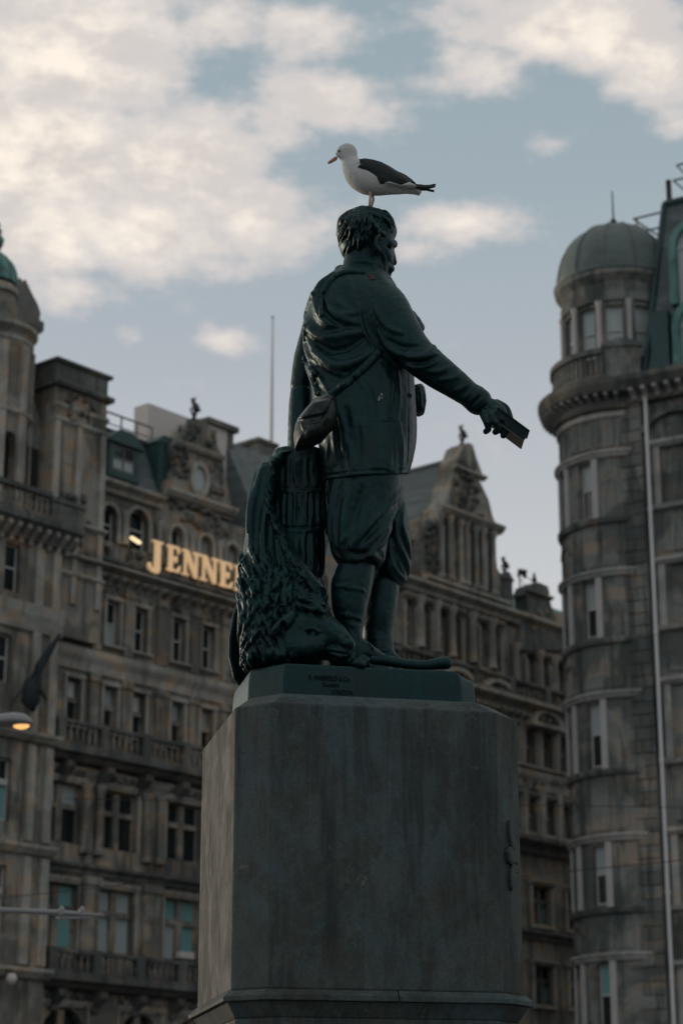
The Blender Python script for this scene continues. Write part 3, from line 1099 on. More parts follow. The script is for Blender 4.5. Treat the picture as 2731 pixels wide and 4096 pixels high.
    box(m, L, x0 - .05, x1 + .06, vb - .65, vb + .92, zr0 + .901, zr0 + 1.1)
    m.build('corner_pier', MATS[SO], cb)
    # drum
    ct = L.pt(L.u(-40, 1500, -1.6), -1.6, 0)
    zd1 = atY(60, 1340, ct[1])[2]
    zdt = atY(60, 1150, ct[1])[2]
    edge = atY(123, 1450, ct[1])[0]
    rad = edge - ct[0]
    D = Drum(ct, rad, -math.pi / 2 + .1)
    zd0 = zbt + .38
    ops = []
    for k in range(-3, 4):
        c = k * rad * .62 + .1
        ops.append((c - .5, c + .5, zd0 + 1.5, zd0 + 4.2, True))
    m = MB()
    wall(m, D, -rad * 2.4, rad * 2.4, zd0, zd1, ops, deep=.5)
    dr = m.build('tower_drum', MATS[S], t)
    m = MB()
    for a, b, e, f, _ in ops:
        box(m, D, a - .02, b + .02, -.55, -.5, e, f)
    m.build('drum_shutters', MATS['dark_room'], dr)
    m = MB()
    for k in range(-3, 4):
        c = (k + .5) * rad * .62 + .1
        box(m, D, c - .22, c + .22, 0, .2, zd0, zd1 - .9)
    for zz_, o_ in ((zd0 + 4.9, .25), (zd1 - .9, .12), (zd1 - .3, .28)):
        mould(m, D, -rad * 2.4, rad * 2.4, [(0, zz_), (o_, zz_ + .2), (o_, zz_ + .35), (0, zz_ + .4)])
    m.build('drum_mouldings', MATS[TR], dr)
    # crocketed gablet on the drum's right side
    q = [(-60, 1120), (60, 1150), (66, 1140), (78, 1128), (92, 1160), (112, 1200), (128, 1230), (138, 1262), (134, 1290), (152, 1300), (150, 1335), (128, 1350), (60, 1348), (-60, 1330)]
    vc = -1.6
    m = MB()
    extr(m, L, [L.at(x, y, vc) for x, y in q], vc - .45, vc + .45)
    for x, y in ((80, 1126), (96, 1160), (116, 1195), (132, 1226), (142, 1258), (154, 1296)):
        u, z = L.at(x, y, vc)
        p = L.pt(u, vc, z)
        m.lathe(p[0], p[1], [(.03, z - .16), (.14, z - .05), (.10, z + .06), (.02, z + .2)], 7)
    m.build('gablet', MATS[SO], t)
    rd = (atY(66, 1140, ct[1])[0] - ct[0])
    m = MB()
    m.lathe(ct[0], ct[1], [(rad * .97, zd1 - .02), (rad * .8, zd1 + .5), (rd * .96, zdt - .5), (rd * .96, zdt - .02)], 32)
    m.build('upper_drum', MATS[S], t, smooth=True, auto=40)
    m = MB()
    mould(m, Drum(ct, rd * .96), -9, 9, [(0, zdt - .45), (.14, zdt - .4), (.14, zdt - .1), (0, zdt)])
    m.build('upper_cornice', MATS[TR], t)
    zdm = atY(0, 1035, ct[1])[2] - zdt
    zd1 = zdt
    m = MB()
    prof = [(rd * math.cos(a), zd1 + .15 + zdm * 1.02 * math.sin(a)) for a in [R(x) for x in range(0, 90, 8)]] + [(.12, zd1 + .15 + zdm * 1.02)]
    m.lathe(ct[0], ct[1], prof, 36)
    dome = m.build('tower_dome', MATS['copper'], t, smooth=True, auto=60)
    m = MB()
    for k in range(12):
        a = 2 * math.pi * k / 12
        m.tube([(ct[0] + (r + .03) * math.cos(a), ct[1] + (r + .03) * math.sin(a), z) for r, z in prof], .07, 5)
    m.build('dome_ribs', MATS['copper'], dome)
    zt_ = zd1 + .15 + zdm * 1.02
    finial(t, (ct[0], ct[1], zt_ - .1), 1.8, 'copper')
    # sloping buttress from the drum to the great chimney
    m = MB()
    extr(m, L, [L.at(x, y, -.3) for x, y in ((120, 1560), (128, 1570), (165, 1690), (222, 1700), (222, 1760), (70, 1760), (70, 1600))], -1.6, -.3)
    m.build('buttress', MATS[SO], t)
    m = MB()
    x0, x1 = L.u(66, 1800, -.2), uc - .01
    z0, z1 = zd0, L.z((150, 1705), v=-.2)
    box(m, L, x0, x1, -1.8, -.2, z0, z1)
    b_ = m.build('link_wall', MATS[SO], t)
    m = MB()
    um = L.u(130, 1850, -.2)
    box(m, L, um - .32, um + .32, -.199, -.15, z0 + 1.2, z1 - 1.1)
    m.build('blind_niche', MATS['dark_room'], b_)

    # --- the gold sign standing on the cornice
    sgn = thing('gold_letter_sign', 'gold serif capital letters lined up along the cornice of the left store', 'sign', L.pt(6, .5, zC1))
    zb_, hh = L.z((695, 2286), (900, 2346), v=.55), 1.22
    starts = [L.u(x, 2250, .55) for x in (588, 668, 730, 803, 879, 940)]
    starts.append(starts[-1] + (starts[-1] - starts[-2]) * 1.1)
    V0, V1 = .48, .60

    def letter(ch, u0, w):
        m = MB()
        lay = [0]

        def ex(pts):
            lay[0] += .003
            extr(m, L, [(u0 + x * w, zb_ + y * hh) for x, y in pts], V0 - lay[0], V1 + lay[0])

        def bar(x0, x1, y0, y1):
            ex([(x0, y0), (x1, y0), (x1, y1), (x0, y1)])
        if ch == 'J':
            bar(.42, .70, .02, 1)
            bar(.28, .84, .93, 1.0)
            pts = [(.56 - .42 * math.sin(a) * 1.0, -.02 - .26 * math.cos(a)) for a in [R(x) for x in range(-70, 111, 15)]]
            ex([(.70, .04)] + [(.56 + .14 * math.cos(R(x)), -.02 + .26 * math.sin(R(x))) for x in range(0, -91, -15)] +
               [(.30, -.26), (.10, -.16), (.04, -.02), (.10, .08), (.22, .04), (.22, -.08), (.34, -.14), (.42, -.06), (.42, .04)])
        elif ch == 'E':
            bar(.14, .38, 0, 1)
            bar(.02, .86, 0, .08)
            bar(.02, .82, .92, 1)
            bar(.36, .64, .46, .54)
            ex([(.74, .08), (.86, .08), (.92, .26), (.86, .26)])
            ex([(.72, .92), (.82, .92), (.86, .76), (.80, .76)])
            bar(.58, .66, .38, .62)
        elif ch == 'N':
            bar(.14, .22, .05, .95)
            bar(.78, .86, 0, .95)
            ex([(.08, 1), (.34, 1), (.88, .0), (.70, .0), (.14, .92)])
            bar(.0, .36, 0, .07)
            bar(.64, 1.0, .93, 1)
            bar(.0, .2, .93, 1)
        elif ch == 'R':
            bar(.12, .34, 0, 1)
            bar(.0, .46, 0, .07)
            bar(.0, .5, .93, 1)
            n = 8
            for i in range(n):
                a0, a1 = R(90 - 180 * i / n), R(90 - 180 * (i + 1) / n)
                ex([(.46 + r * 1.25 * math.cos(a), .73 + r * math.sin(a)) for a, r in ((a0, .27), (a1, .27), (a1, .17), (a0, .17))])
            bar(.3, .5, .46, .54)
            ex([(.42, .48), (.64, .48), (1.0, 0), (.76, 0)])
        else:
            n = 14
            c = []
            for i in range(n + 1):
                a = R(30 + 240 * i / n)
                c.append((.48 + .30 * math.cos(a), .74 + .22 * math.sin(a)))
            for i in range(n + 1):
                a = R(90 - 240 * i / n)
                c.append((.48 + .32 * math.cos(a), .25 + .24 * math.sin(a)))
            for (xa, ya), (xb, yb) in zip(c[:-1], c[1:]):
                dx, dy = xb - xa, yb - ya
                q = math.hypot(dx, dy) or 1
                nx, ny = -dy / q * .08, dx / q * .08
                ex([(xa + nx, ya + ny), (xb + nx, yb + ny), (xb - nx, yb - ny), (xa - nx, ya - ny)])
        m.build('letter', MATS['gilt_glow'], sgn)
    for k, ch in enumerate('JENNERS'):
        w = (starts[k + 1] - starts[k]) * .93 if k < 6 else starts[6] - starts[5]
        letter(ch, starts[k], w)
    # lit floodlight by the arched windows
    fl = thing('floodlight', 'small lit floodlight in front of an arched window beside the gold letters', 'lamp', L.pt(L.u(547, 2160), .5, zA[0] - .4))
    u, z = L.at(547, 2160, .5)
    m = MB()
    extr(m, L, [(u - .30, z + .02), (u + .28, z - .12), (u + .29, z - .02), (u - .29, z + .12)], .35, .52)
    m.build('glowing_face', MATS['flood_glow'], fl)
    m = MB()
    extr(m, L, [(u - .32, z + .128), (u + .30, z - .015), (u + .30, z + .03), (u - .32, z + .17)], .2, .6)
    m.tube([L.pt(u, .3, z), L.pt(u, .1, z - .4)], .04, 6)
    m.build('housing', MATS['iron'], fl)


build_store()


def build_gabled():
    t = thing('gabled_building', 'tall gabled sandstone building with steep slate roof behind the statue\'s outstretched arm', 'building', L.pt(26, -4, 0))
    S, TR, SO = 'sandstone', 'sandstone_trim', 'sandstone_sooty'
    uL, uR = 17.25, 44.0
    zC = L.z((1695, 2356), (2058, 2443))
    zC2 = L.z((1901, 2775), (2260, 2875))
    ops, wins = [], []
    zr1 = (L.z((1772, 2600)), L.z((1772, 2440)))
    us = [L.u(1640, 2500), L.u(1700, 2500), L.u(1772, 2500), L.u(1822, 2500), L.u(1935, 2560), L.u(1978, 2560), L.u(2120, 2650), L.u(2174, 2650)]
    us += [us[-1] + 1.6, us[-1] + 3.6, us[-1] + 5.2]
    for k, c in enumerate(us):
        dz = 0 if k < 6 else -1.0
        ops.append((c - .42, c + .42, zr1[0] + dz - .3, zr1[1] + dz, True))
        wins.append((ops[-1], 'sash', 'glass', ['pane_pale', 'glass', 'glass']))
    zr2 = (L.z((2117, 3050), (2186, 3074)), L.z((2117, 2914), (2186, 2939)))
    zr3 = (L.z((2117, 3318), (2186, 3340)), L.z((2117, 3190), (2186, 3210)))
    zr4 = (L.z((2117, 3690)), L.z((2117, 3540)))
    zr5 = (L.z((2117, 4010)), L.z((2117, 3860)))
    c0 = L.u(2117, 3000)
    dc = L.u(2186, 3000) - c0
    for i in range(-9, 10):
        c = c0 + i * dc
        if not uL + .8 < c < uR - .8:
            continue
        for z0, z1 in (zr2, zr3):
            ops.append((c - .48, c + .48, z0, z1))
            wins.append((ops[-1], 'sash', 'glass', 'glass'))
        if i % 2 == 0:
            for z0, z1 in (zr4, zr5):
                ops.append((c - .2, c + 1.6, z0, z1))
                wins.append((ops[-1], 'cross', ['glass', 'glass', 'pane_blind'], 'glass'))
    m = MB()
    wall(m, L, uL, uR, 0, zC, ops, deep=.4)
    m.build('wall', MATS[S], t)
    m = MB()
    for u in (uL, uR):
        m.add([L.pt(u, 0, 0), L.pt(u, -14, 0), L.pt(u, -14, zC), L.pt(u, 0, zC)], [(0, 1, 2, 3)])
    m.add([L.pt(uL, -14, 0), L.pt(uR, -14, 0), L.pt(uR, -14, zC), L.pt(uL, -14, zC)], [(0, 1, 2, 3)])
    m.build('flank_wall', MATS[S], t)
    for o, k, g, up in wins:
        window(L, t, o, k, 0, g, up, inset=.3, paint='sash_paint' if k == 'sash' else SO)
        a, b, e, f = o[:4]
        d = MB()
        box(d, L, a - .18, a - .002, 0, .14, e - .1, f - (.3 if len(o) > 4 else 0))
        box(d, L, b + .002, b + .18, 0, .14, e - .1, f - (.3 if len(o) > 4 else 0))
        mould(d, L, a - .26, b + .26, [(0, f + .05), (.12, f + .05), (.28, f + .22), (.28, f + .3), (0, f + .32)])
        box(d, L, a - .2, b + .2, 0, .2, e - .26, e - .102)
        d.build('architrave', MATS[TR], t)

    def course(name, z0, z1, out, mt, u0=uL, u1=uR, v=0.0):
        c = MB()
        h = z1 - z0
        mould(c, L, u0, u1, [(v, z0), (v + out * .35, z0), (v + out * .45, z0 + h * .35), (v + out * .9, z0 + h * .6), (v + out, z0 + h * .7), (v + out, z0 + h * .95), (v, z1)])
        return c.build(name, MATS[mt], t)
    course('cornice', zC - .55, zC + .1, .6, TR)
    c = course('main_cornice', zC2 - .5, zC2 + .25, .95, TR)
    bracket_row(L, c, uL, uR, zC2 - .95, zC2 - .48, 0, .6, .6, .24, TR)
    course('string_course', zr3[1] + .55, zr2[0] - .35, .22, TR)
    course('balcony_band', zr3[0] - 1.3, zr3[0] - .45, .9, SO)
    course('string_course', zr4[0] - .9, zr4[0] - .4, .4, SO)
    balustrade(L, t, 'balcony', uL, uR, zC2 + .26, zC2 + 1.25, .55, .42, S, SO, 3.3)
    # segmental hoods bowed over the paired windows
    for c in ((us[2] + us[3]) / 2, (us[4] + us[5]) / 2, (us[6] + us[7]) / 2):
        dz = -1.0 if c > us[5] + .5 else 0
        m = MB()
        n = 12
        for i in range(n):
            a0, a1 = math.pi * i / n, math.pi * (i + 1) / n
            extr(m, L, [(c + r * 1.5 * math.cos(a), zr1[0] - 1.75 + dz + r * .8 * math.sin(a)) for a, r in ((a0, 1), (a1, 1), (a1, .72), (a0, .72))], 0, .7)
        box(m, L, c - 1.6, c + 1.6, 0, .75, zr1[0] - 2.0 + dz, zr1[0] - 1.76 + dz)
        m.build('bowed_hood', MATS[TR], t)
    # columns between storeys
    for a, b in zip(us[:-1], us[1:]):
        c = (a + b) / 2
        dz = -1.0 if c > us[5] + .5 else 0
        x, y, _ = L.pt(c, .18, 0)
        m = MB()
        z0, z1 = zr1[0] - .3 + dz, zr1[1] + .3 + dz
        m.lathe(x, y, [(.3, z0), (.22, z0 + .2), (.2, z1 - .5), (.32, z1 - .15), (.32, z1)], 10)
        m.build('column', MATS[TR], t, smooth=True, auto=40)
    for i in range(-9, 10):
        c = c0 + (i + .5) * dc
        if uL + .8 < c < uR - .8:
            m = MB()
            box(m, L, c - .2, c + .2, 0, .2, zr2[0] - .25, zr2[1] + .55)
            box(m, L, c - .24, c + .24, 0, .28, zr3[0] - .4, zr3[1] + .5)
            m.build('pilaster', MATS[TR], t)
    m = MB()
    carving(m, L, [(uL, uR, zr1[1] + .5, zC - .6), (uL, uR, zr3[1] + .3, zr2[0] - .3)], 150, .17, 0, .25, rg)
    carving(m, L, [(uL, uR, zC2 + .3, zr1[0] - .4)], 170, .22, 0, .4, rg)
    tag(m.build('carving', MATS[SO], t), kind='stuff')

    # --- the tall gable and its steep roof
    gp = [(1700, 2360), (1683, 2275), (1690, 2190), (1703, 2160), (1703, 2070), (1716, 2066), (1720, 2110), (1740, 2105), (1752, 2034), (1779, 2020), (1796, 1962), (1810, 1900),
          (1816, 1880), (1823, 1838), (1836, 1825), (1850, 1784), (1872, 1770), (1890, 1779), (1904, 1829), (1928, 1894), (1915, 1918), (1953, 1998), (1971, 2070), (1992, 2112),
          (1966, 2124), (1972, 2180), (1985, 2240), (1987, 2270), (2004, 2300), (2016, 2305), (2020, 2440)]
    poly = [L.at(x, y, .2) for x, y in gp]
    m = MB()
    extr(m, L, poly, -1.0, .2)
    gab = m.build('gable', MATS[S], t)
    zl = L.z((1752, 2034), (1992, 2112), v=.2)
    m = MB()
    mould(m, L, L.u(1748, 2040, .2), L.u(1994, 2110, .2), [(.2, zl - .35), (.45, zl - .3), (.7, zl - .05), (.7, zl + .1), (.2, zl + .12)])
    m.build('gable_cornice', MATS[TR], gab)
    m = MB()
    zl2 = L.z((1812, 1885), (1930, 1896), v=.2)
    mould(m, L, L.u(1808, 1890, .2), L.u(1932, 1893, .2), [(.2, zl2 - .2), (.5, zl2 - .05), (.5, zl2 + .08), (.2, zl2 + .1)])
    m.build('gable_cornice', MATS[TR], gab)
    m = MB()
    zl3 = zC + .1
    mould(m, L, L.u(1690, 2330, .2), L.u(2020, 2420, .2), [(.2, zl3), (.6, zl3 + .15), (.6, zl3 + .35), (.2, zl3 + .4)])
    m.build('gable_cornice', MATS[TR], gab)
    for px_ in (1752, 1790, 1832, 1855, 1893, 1921, 1962):
        u = L.u(px_, 2230, .2)
        x, y, _ = L.pt(u, .38, 0)
        z0, z1 = zl3 + .45, zl - .4
        m = MB()
        m.lathe(x, y, [(.26, z0), (.26, z0 + .2), (.17, z0 + .3), (.15, z1 - .4), (.26, z1 - .15), (.26, z1)], 10)
        m.build('column', MATS[TR], gab, smooth=True, auto=40)
    for px_, hw in ((1773, .3), (1843, .25), (1874, .3), (1908, .3), (1942, .34)):
        u = L.u(px_, 2230, .2)
        o = (u - hw, u + hw, zl3 + .9, zl - 1.0)
        m = MB()
        box(m, L, o[0] - .08, o[1] + .08, .201, .28, o[2] - .1, o[3] + .1)
        wd = m.build('gable_window', MATS[SO], gab)
        m = MB()
        box(m, L, o[0], o[1], .281, .30, o[2], o[3])
        m.build('pane', MATS['glass'], wd)
    m = MB()
    ua, za = L.at(1870, 2000, .2)
    carving(m, L, [(ua - 1.2, ua + 1.3, za - 1.0, za + .9), (ua - .7, ua + .7, za + 1.2, za + 2.3), (L.u(1700, 2200, .2), L.u(1750, 2200, .2), zl3 + .5, zl - 1.0)], 30, .2, .2, .5, rg)
    tag(m.build('carving', MATS[SO], gab), kind='stuff')
    m = MB()
    ur, zr = L.at(1828, 1838, -.6)
    ue0, ue1 = L.u(1690, 2200, -.6) - 1.0, L.u(1975, 2130, -.6)
    zb0 = zC - .2
    q0, q1 = -.9, -13
    m.add([L.pt(ue0, q0, zb0), L.pt(ur, q0, zr), L.pt(ue1 + .6, q0, zb0), L.pt(ue0, q1, zb0), L.pt(ur, q1, zr), L.pt(ue1 + .6, q1, zb0)],
          [(0, 1, 4, 3), (1, 2, 5, 4), (0, 2, 1), (3, 4, 5)])
    m.build('slate_roof', MATS['slate'], t)
    m = MB()
    m.tube([L.pt(ur, q0, zr + .05), L.pt(ur, q1, zr + .05)], .14, 6)
    m.build('lead_ridge', MATS['lead'], t)
    u, z = L.at(1870, 1775, .1)
    finial(t, L.pt(u, -.3, z - .1), L.z((1868, 1692), v=.1) - z + .1, 'iron', 'gable_figure', True)
    # copper turret roof left of the gable
    m = MB()
    a, zt_ = L.at(1632, 2178, -1)
    b, zb_ = L.at(1692, 2350, -1)
    extr(m, L, [(a - 2, zb_ - 1), (b + .3, zb_ - 1), (b + .1, zt_), (a - 2, zt_)], -3, -.8)
    box(m, L, a - 2.1, b + .2, -3.1, -.7, zt_ + .001, zt_ + .25)
    m.build('copper_pavilion', MATS['copper_dark'], t)
    # slate roof behind, pier with finials
    m = MB()
    zrb = L.z((2075, 2400), v=-3)
    mould(m, L, L.u(1990, 2300), uR, [(-.4, zC), (-3.4, zrb + .4), (-8, zrb + .4), (-8, zC)])
    m.build('low_roof', MATS['copper'], t)
    m = MB()
    a, b = L.u(2014, 2400, .3), L.u(2050, 2400, .3)
    zt_ = L.z((2030, 2300), v=.3)
    box(m, L, a, b, -.6, .3, zC + .1, zt_ - .3)
    extr(m, L, [(a - .1, zt_ - .299), (b + .1, zt_ - .299), ((a + b) / 2, zt_ + .2)], -.7, .4)
    m.build('corner_pier', MATS[SO], t)
    u, z = L.at(2028, 2296, .1)
    finial(t, L.pt(u, -.1, z - .15), L.z((2028, 2212), v=.1) - z, 'iron', 'finial', True)
    # weather vane with its stays
    u, z = L.at(2080, 2300, -2)
    m = MB()
    m.tube([L.pt(u, -2, zC), L.pt(u - .1, -2, z)], .05, 6)
    m.tube([L.pt(u - .25, -2, z - .15), L.pt(u, -2, z + .2), L.pt(u + .4, -2, z + .25), L.pt(u + .45, -2, z - .1)], [.05, .2, .22, .08], 8)
    m.tube([L.pt(u + .4, -2, z + .1), L.pt(u + 2.4, -2, z - .5)], .025, 5)
    m.tube([L.pt(u, -2, z - .2), L.pt(u + 1.4, -2, z - 1.3)], .02, 5)
    m.build('weather_vane', MATS['iron'], t)
    # second, smaller pavilion: aedicule with a little domed cap
    sp = [(2072, 2560), (2090, 2470), (2110, 2440), (2108, 2385), (2100, 2378), (2112, 2345), (2150, 2328), (2190, 2345), (2198, 2375), (2192, 2382), (2206, 2430), (2232, 2500), (2255, 2545), (2262, 2600), (2072, 2600)]
    m = MB()
    extr(m, L, [L.at(x, y, .3) for x, y in sp], -.6, .3)
    g2 = m.build('small_gable', MATS[SO], t)
    m = MB()
    zq = L.z((2100, 2380), (2198, 2382), v=.3)
    mould(m, L, L.u(2098, 2380, .3), L.u(2200, 2380, .3), [(.3, zq - .1), (.55, zq), (.55, zq + .12), (.3, zq + .15)])
    ua, za = L.at(2160, 2450, .3)
    carving(m, L, [(ua - .9, ua + .9, za - 1.2, za + .4)], 24, .18, .3, .5, rg)
    m.build('carving', MATS[S], g2)
    u, z = L.at(2153, 2332, .2)
    finial(t, L.pt(u, -.1, z - .1), L.z((2153, 2285), v=.2) - z + .1, 'iron')
    # lower block of the next roofline
    m = MB()
    a, zt_ = L.at(2195, 2440, -1.5)
    box(m, L, a, uR, -4, -1.5, zC - 1, zt_)
    m.build('back_parapet', MATS[S], t)


build_gabled()


# ------------------------------------------------------------------ the turreted building on the right
def build_turret_block():
    C = atY(2511, 2300, 92.0)[:2]
    RAD = 2.9
    Rn = Flat(C, 120.5)
    Rn = Flat(C + Rn.n * 2.73, 120.5)
    t = thing('turreted_building', 'grey sandstone corner building with domed round turret and pale downpipe, right of the statue', 'building', (float(C[0]) + 6, float(C[1]) + 2, 0))
    S, TR, SO = 'sandstone_grey', 'sandstone_grey_trim', 'sandstone_sooty'
    D = Drum(C, RAD, -math.pi / 2 + math.atan2(C[0], C[1]) * -1)

    def zy(py, off=RAD):
        return float(atY(2420, py, C[1] - off * .95)[2])
    A0, A1 = -2.0 * RAD, .10 * RAD
    floors = [(1838, 2055), (2312, 2535), (2800, 3058), (3372, 3612), (3850, 4110)]
    nxt = [(4380, 4600)]
    strings = [1805, 2290, 2775, 3330, 3815]
    zc0, zc1 = zy(1640), zy(1548)
    ops, wins = [], []
    angs = [-1.86, -1.28, -.63]
    for k, (a, b) in enumerate(floors + nxt):
        z0, z1 = zy(b), zy(a)
        for i, g in enumerate(angs):
            c = g * RAD
            hw = .36
            ops.append((c - hw, c + hw, z0, z1))
            wins.append((ops[-1], k, i))
    z0, z1 = zy(1790), zy(1690)
    for g in angs[1:]:
        pass
    m = MB()
    wall(m, D, A0, A1, 0, zc1, ops, deep=.3)
    tur = m.build('turret_wall', MATS[S], t)
    for o, k, i in wins:
        window(D, t, o, 'sash', 0, 'glass', ['pane_pale', 'pane_blind', 'pane_pale'], inset=.2, paint='sash_paint')
    # pale strips between the turret windows, bands, panels
    for k, (a, b) in enumerate(floors + nxt):
        z0, z1 = zy(b) - .12, zy(a) + .1
        for g in (-1.62, -1.46, -1.06, -.455):
            m = MB()
            c = g * RAD
            box(m, D, c - .14, c + .14, 0, .10, z0, z1)
            m.build('mullion_pier', MATS['pale_stone'], tur)
        m = MB()
        h0, h1 = z1 + .02, z1 + .32
        mould(m, D, A0, A1 + .05, [(0, h0), (.12, h0), (.2, h0 + .16), (.26, h0 + .2), (.26, h1), (0, h1)])
        m.build('string_course', MATS[TR], tur)
        m = MB()
        mould(m, D, A0, A1 + .03, [(0, z0 - .30), (.14, z0 - .26), (.2, z0 - .1), (.2, z0 - .01), (0, z0 - .01)])
        m.build('sill_course', MATS[S], tur)
        # sunk panels and a small arched niche below each storey
        zt_, zb_ = z0 - .42, (zy((floors + nxt)[k + 1][0]) + .5 if k < len(floors) else z0 - 2)
        m = MB()
        for g0, g1 in ((-1.9, -1.35), (-1.28, -.92), (-.80, -.42), (-.36, -.14)):
            m = MB()
            box(m, D, g0 * RAD, g1 * RAD, 0, .05, zb_ + .1, zt_ - .15)
            m.build('panel', MATS[S], tur)
        m = MB()
        c, r = -1.16 * RAD, .42
        n = 10
        zm = (zt_ + zb_) / 2
        for i in range(n):
            a0, a1 = math.pi * i / n, math.pi * (i + 1) / n
            extr(m, D, [(c + q * math.cos(x), zm + q * math.sin(x)) for x, q in ((a0, r), (a1, r), (a1, r + .16), (a0, r + .16))], .04, .14)
        m.build('niche_arch', MATS[SO], tur)
    # great cornice with its brackets
    m = MB()
    mould(m, D, -2.6 * RAD, 2.6 * RAD, [(0, zc0 - .05), (.22, zc0 + .05), (.3, zc0 + .45), (.8, zc0 + .62), (.92, zc1 - .1), (.92, zc1 + .12), (0, zc1 + .3)])
    cor = m.build('turret_cornice', MATS[SO], t)
    bracket_row(D, cor, -2.4 * RAD, .0 * RAD, zc0 + .2, zc0 + .62, .02, .75, .36, .17, TR)
    m = MB()
    mould(m, D, A0, A1, [(0, zy(1672)), (.1, zy(1668)), (.14, zy(1650)), (0, zy(1646))])
    m.build('string_course', MATS[TR], tur)
    m = MB()
    for g0, g1 in ((-1.35, -1.05), (-.92, -.50), (-.42, -.14)):
        m = MB()
        box(m, D, g0 * RAD, g1 * RAD, 0, .06, zy(1785), zy(1690))
        m.build('panel', MATS[S], tur)
    # belvedere: balustrade, drum with windows, dome
    DB = Drum(C, 3.05, D.a0)
    zb0, zb1 = zy(1533), zy(1405)
    balustrade(DB, cor, 'balustrade', -2.4 * RAD, -.22 * RAD, zc1 + .3, zb1 + .1, 0, .26, S, SO, 0)
    m = MB()
    box(m, DB, -.21 * RAD, .30 * RAD, -.3, .25, zc1 + .3, zb1 + .05)
    for k, (x0, x1, y0, y1) in enumerate(((-.25, .34, .051, .22), (-.17, .26, .221, .36), (-.06, .16, .361, .46))):
        box(m, DB, x0 * RAD, x1 * RAD, -.35, .32 - .05 * k, zb1 + y0, zb1 + y1)
    m.build('pedestal_block', MATS[S], cor)
    zd0, zd1 = zc1 + .2, zy(1205, 2.5)
    RB = 2.5
    D2 = Drum(C, RB, D.a0)
    ops = []
    for g in (-1.66, -1.12, -.58, -.06, .48):
        ops.append((g * RB - .40, g * RB + .40, zy(1425, 2.5), zy(1222, 2.5)))
    m = MB()
    wall(m, D2, -2.8 * RAD, 2.8 * RAD, zd0, zd1, ops, deep=.3)
    bel = m.build('belvedere_wall', MATS[S], t)
    for o in ops:
        window(D2, t, o, 'sash', 0, 'pane_pale', 'pane_pale', inset=.18)
    for g in (-1.93, -1.39, -.85, -.32, .21, .75):
        m = MB()
        x, y, _ = D2.pt(g * RB, .08, 0)
        m.lathe(x, y, [(.16, zd0), (.13, zd0 + .2), (.12, zd1 - .3), (.17, zd1 - .1), (.17, zd1)], 10)
        m.build('column', MATS['pale_stone'], bel, smooth=True, auto=40)
    m = MB()
    ze = float(atY(2463, 1166, C[1])[2])
    h = ze - zd1
    mould(m, D2, -2.9 * RAD, 2.9 * RAD, [(0, zd1), (.12, zd1 + .02), (.14, zd1 + h * .3), (.08, zd1 + h * .32), (.1, zd1 + h * .62), (.3, zd1 + h * .8), (.36, zd1 + h * .86), (.36, ze), (0, ze)])
    m.build('belvedere_cornice', MATS[S], bel)
    m = MB()
    rd = 2.82
    ztop = float(atY(2452, 915, C[1])[2])
    hd = ztop - ze
    prof = [(rd * math.cos(R(a)) ** .92, ze + .02 + hd * math.sin(R(a))) for a in range(0, 89, 6)] + [(.1, ze + hd + .02)]
    m.lathe(C[0], C[1], prof, 48)
    dome = m.build('dome', MATS['lead_dome'], t, smooth=True, auto=60)
    m = MB()
    mould(m, Drum(C, rd - .02, D.a0), -8.8, 8.8, [(0, ze - .02), (.10, ze), (.12, ze + .10), (.0, ze + .2)])
    m.build('dome_gutter', MATS['lead_dome'], dome)
    for k in range(12):
        a = 2 * math.pi * k / 12 + .2
        m = MB()
        m.tube([(C[0] + (r + .015) * math.cos(a), C[1] + (r + .015) * math.sin(a), z) for r, z in prof], .045, 5)
        m.build('rib', MATS['lead_dome'], dome)
    m = MB()
    zs = float(atY(2450, 765, C[1])[2])
    m.lathe(C[0], C[1], [(.22, ztop - .05), (.2, ztop + .1), (.08, ztop + .18), (.16, ztop + .34), (.12, ztop + .46), (.045, ztop + .55), (.03, zs), (.005, zs + .02)], 10)
    m.build('spire_rod', MATS['iron'], dome, smooth=True, auto=40)

    # --- main front
    uJ = .98                                   # where the turret meets the front
    zE = zc1
    uEnd = 26
    fl2 = [(1782, 1990), (2256, 2478), (2740, 3015), (3345, 3600), (3880, 4120), (4400, 4620)]
    zf = [(Rn.z((2720, b), v=-.25), Rn.z((2720, a), v=-.25)) for a, b in fl2]
    ops, wins = [], []
    u0 = Rn.u(2684, 2300, -.25)
    for z0, z1 in zf:
        for i in range(7):
            c = u0 + .55 + i * 3.3
            ops.append((c - .6, c + .6, z0, z1))
    m = MB()
    uP = Rn.u(2590, 2300)                      # right edge of the rusticated pier
    wall(m, Rn, uP, uEnd, 0, zE, ops, v=-.25, deep=.35)
    wl = m.build('wall', MATS[S], t)
    for k, o in enumerate(ops):
        window(Rn, t, o, 'sash', -.25, 'glass', ['glass', 'pane_pale', 'glass'], inset=.22)
        a, b, e, f = o
        d = MB()
        box(d, Rn, a - .5, a - .2, -.25, -.08, e - .2, f + .05)
        box(d, Rn, b + .2, b + .5, -.25, -.08, e - .2, f + .05)
        mould(d, Rn, a - .65, b + .65, [(-.25, f + .06), (-.08, f + .06), (.08, f + .22), (.08, f + .36), (-.25, f + .4)])
        mould(d, Rn, a - .6, b + .6, [(-.25, e - .45), (-.02, e - .4), (.06, e - .22), (-.25, e - .2)])
        d.build('architrave', MATS[TR], t)
    for k, (z0, z1) in enumerate(zf[:-1]):
        zt_ = z0 - .5
        zb_ = zf[k + 1][1] + .5
        for i in range(7):
            c = u0 + .55 + i * 3.3
            m = MB()
            box(m, Rn, c - .8, c + .8, -.25, -.17, zb_ + .15, zt_ - .15)
            m.build('panel', MATS[S], wl)
    # rusticated pier, stone by stone
    m = MB()
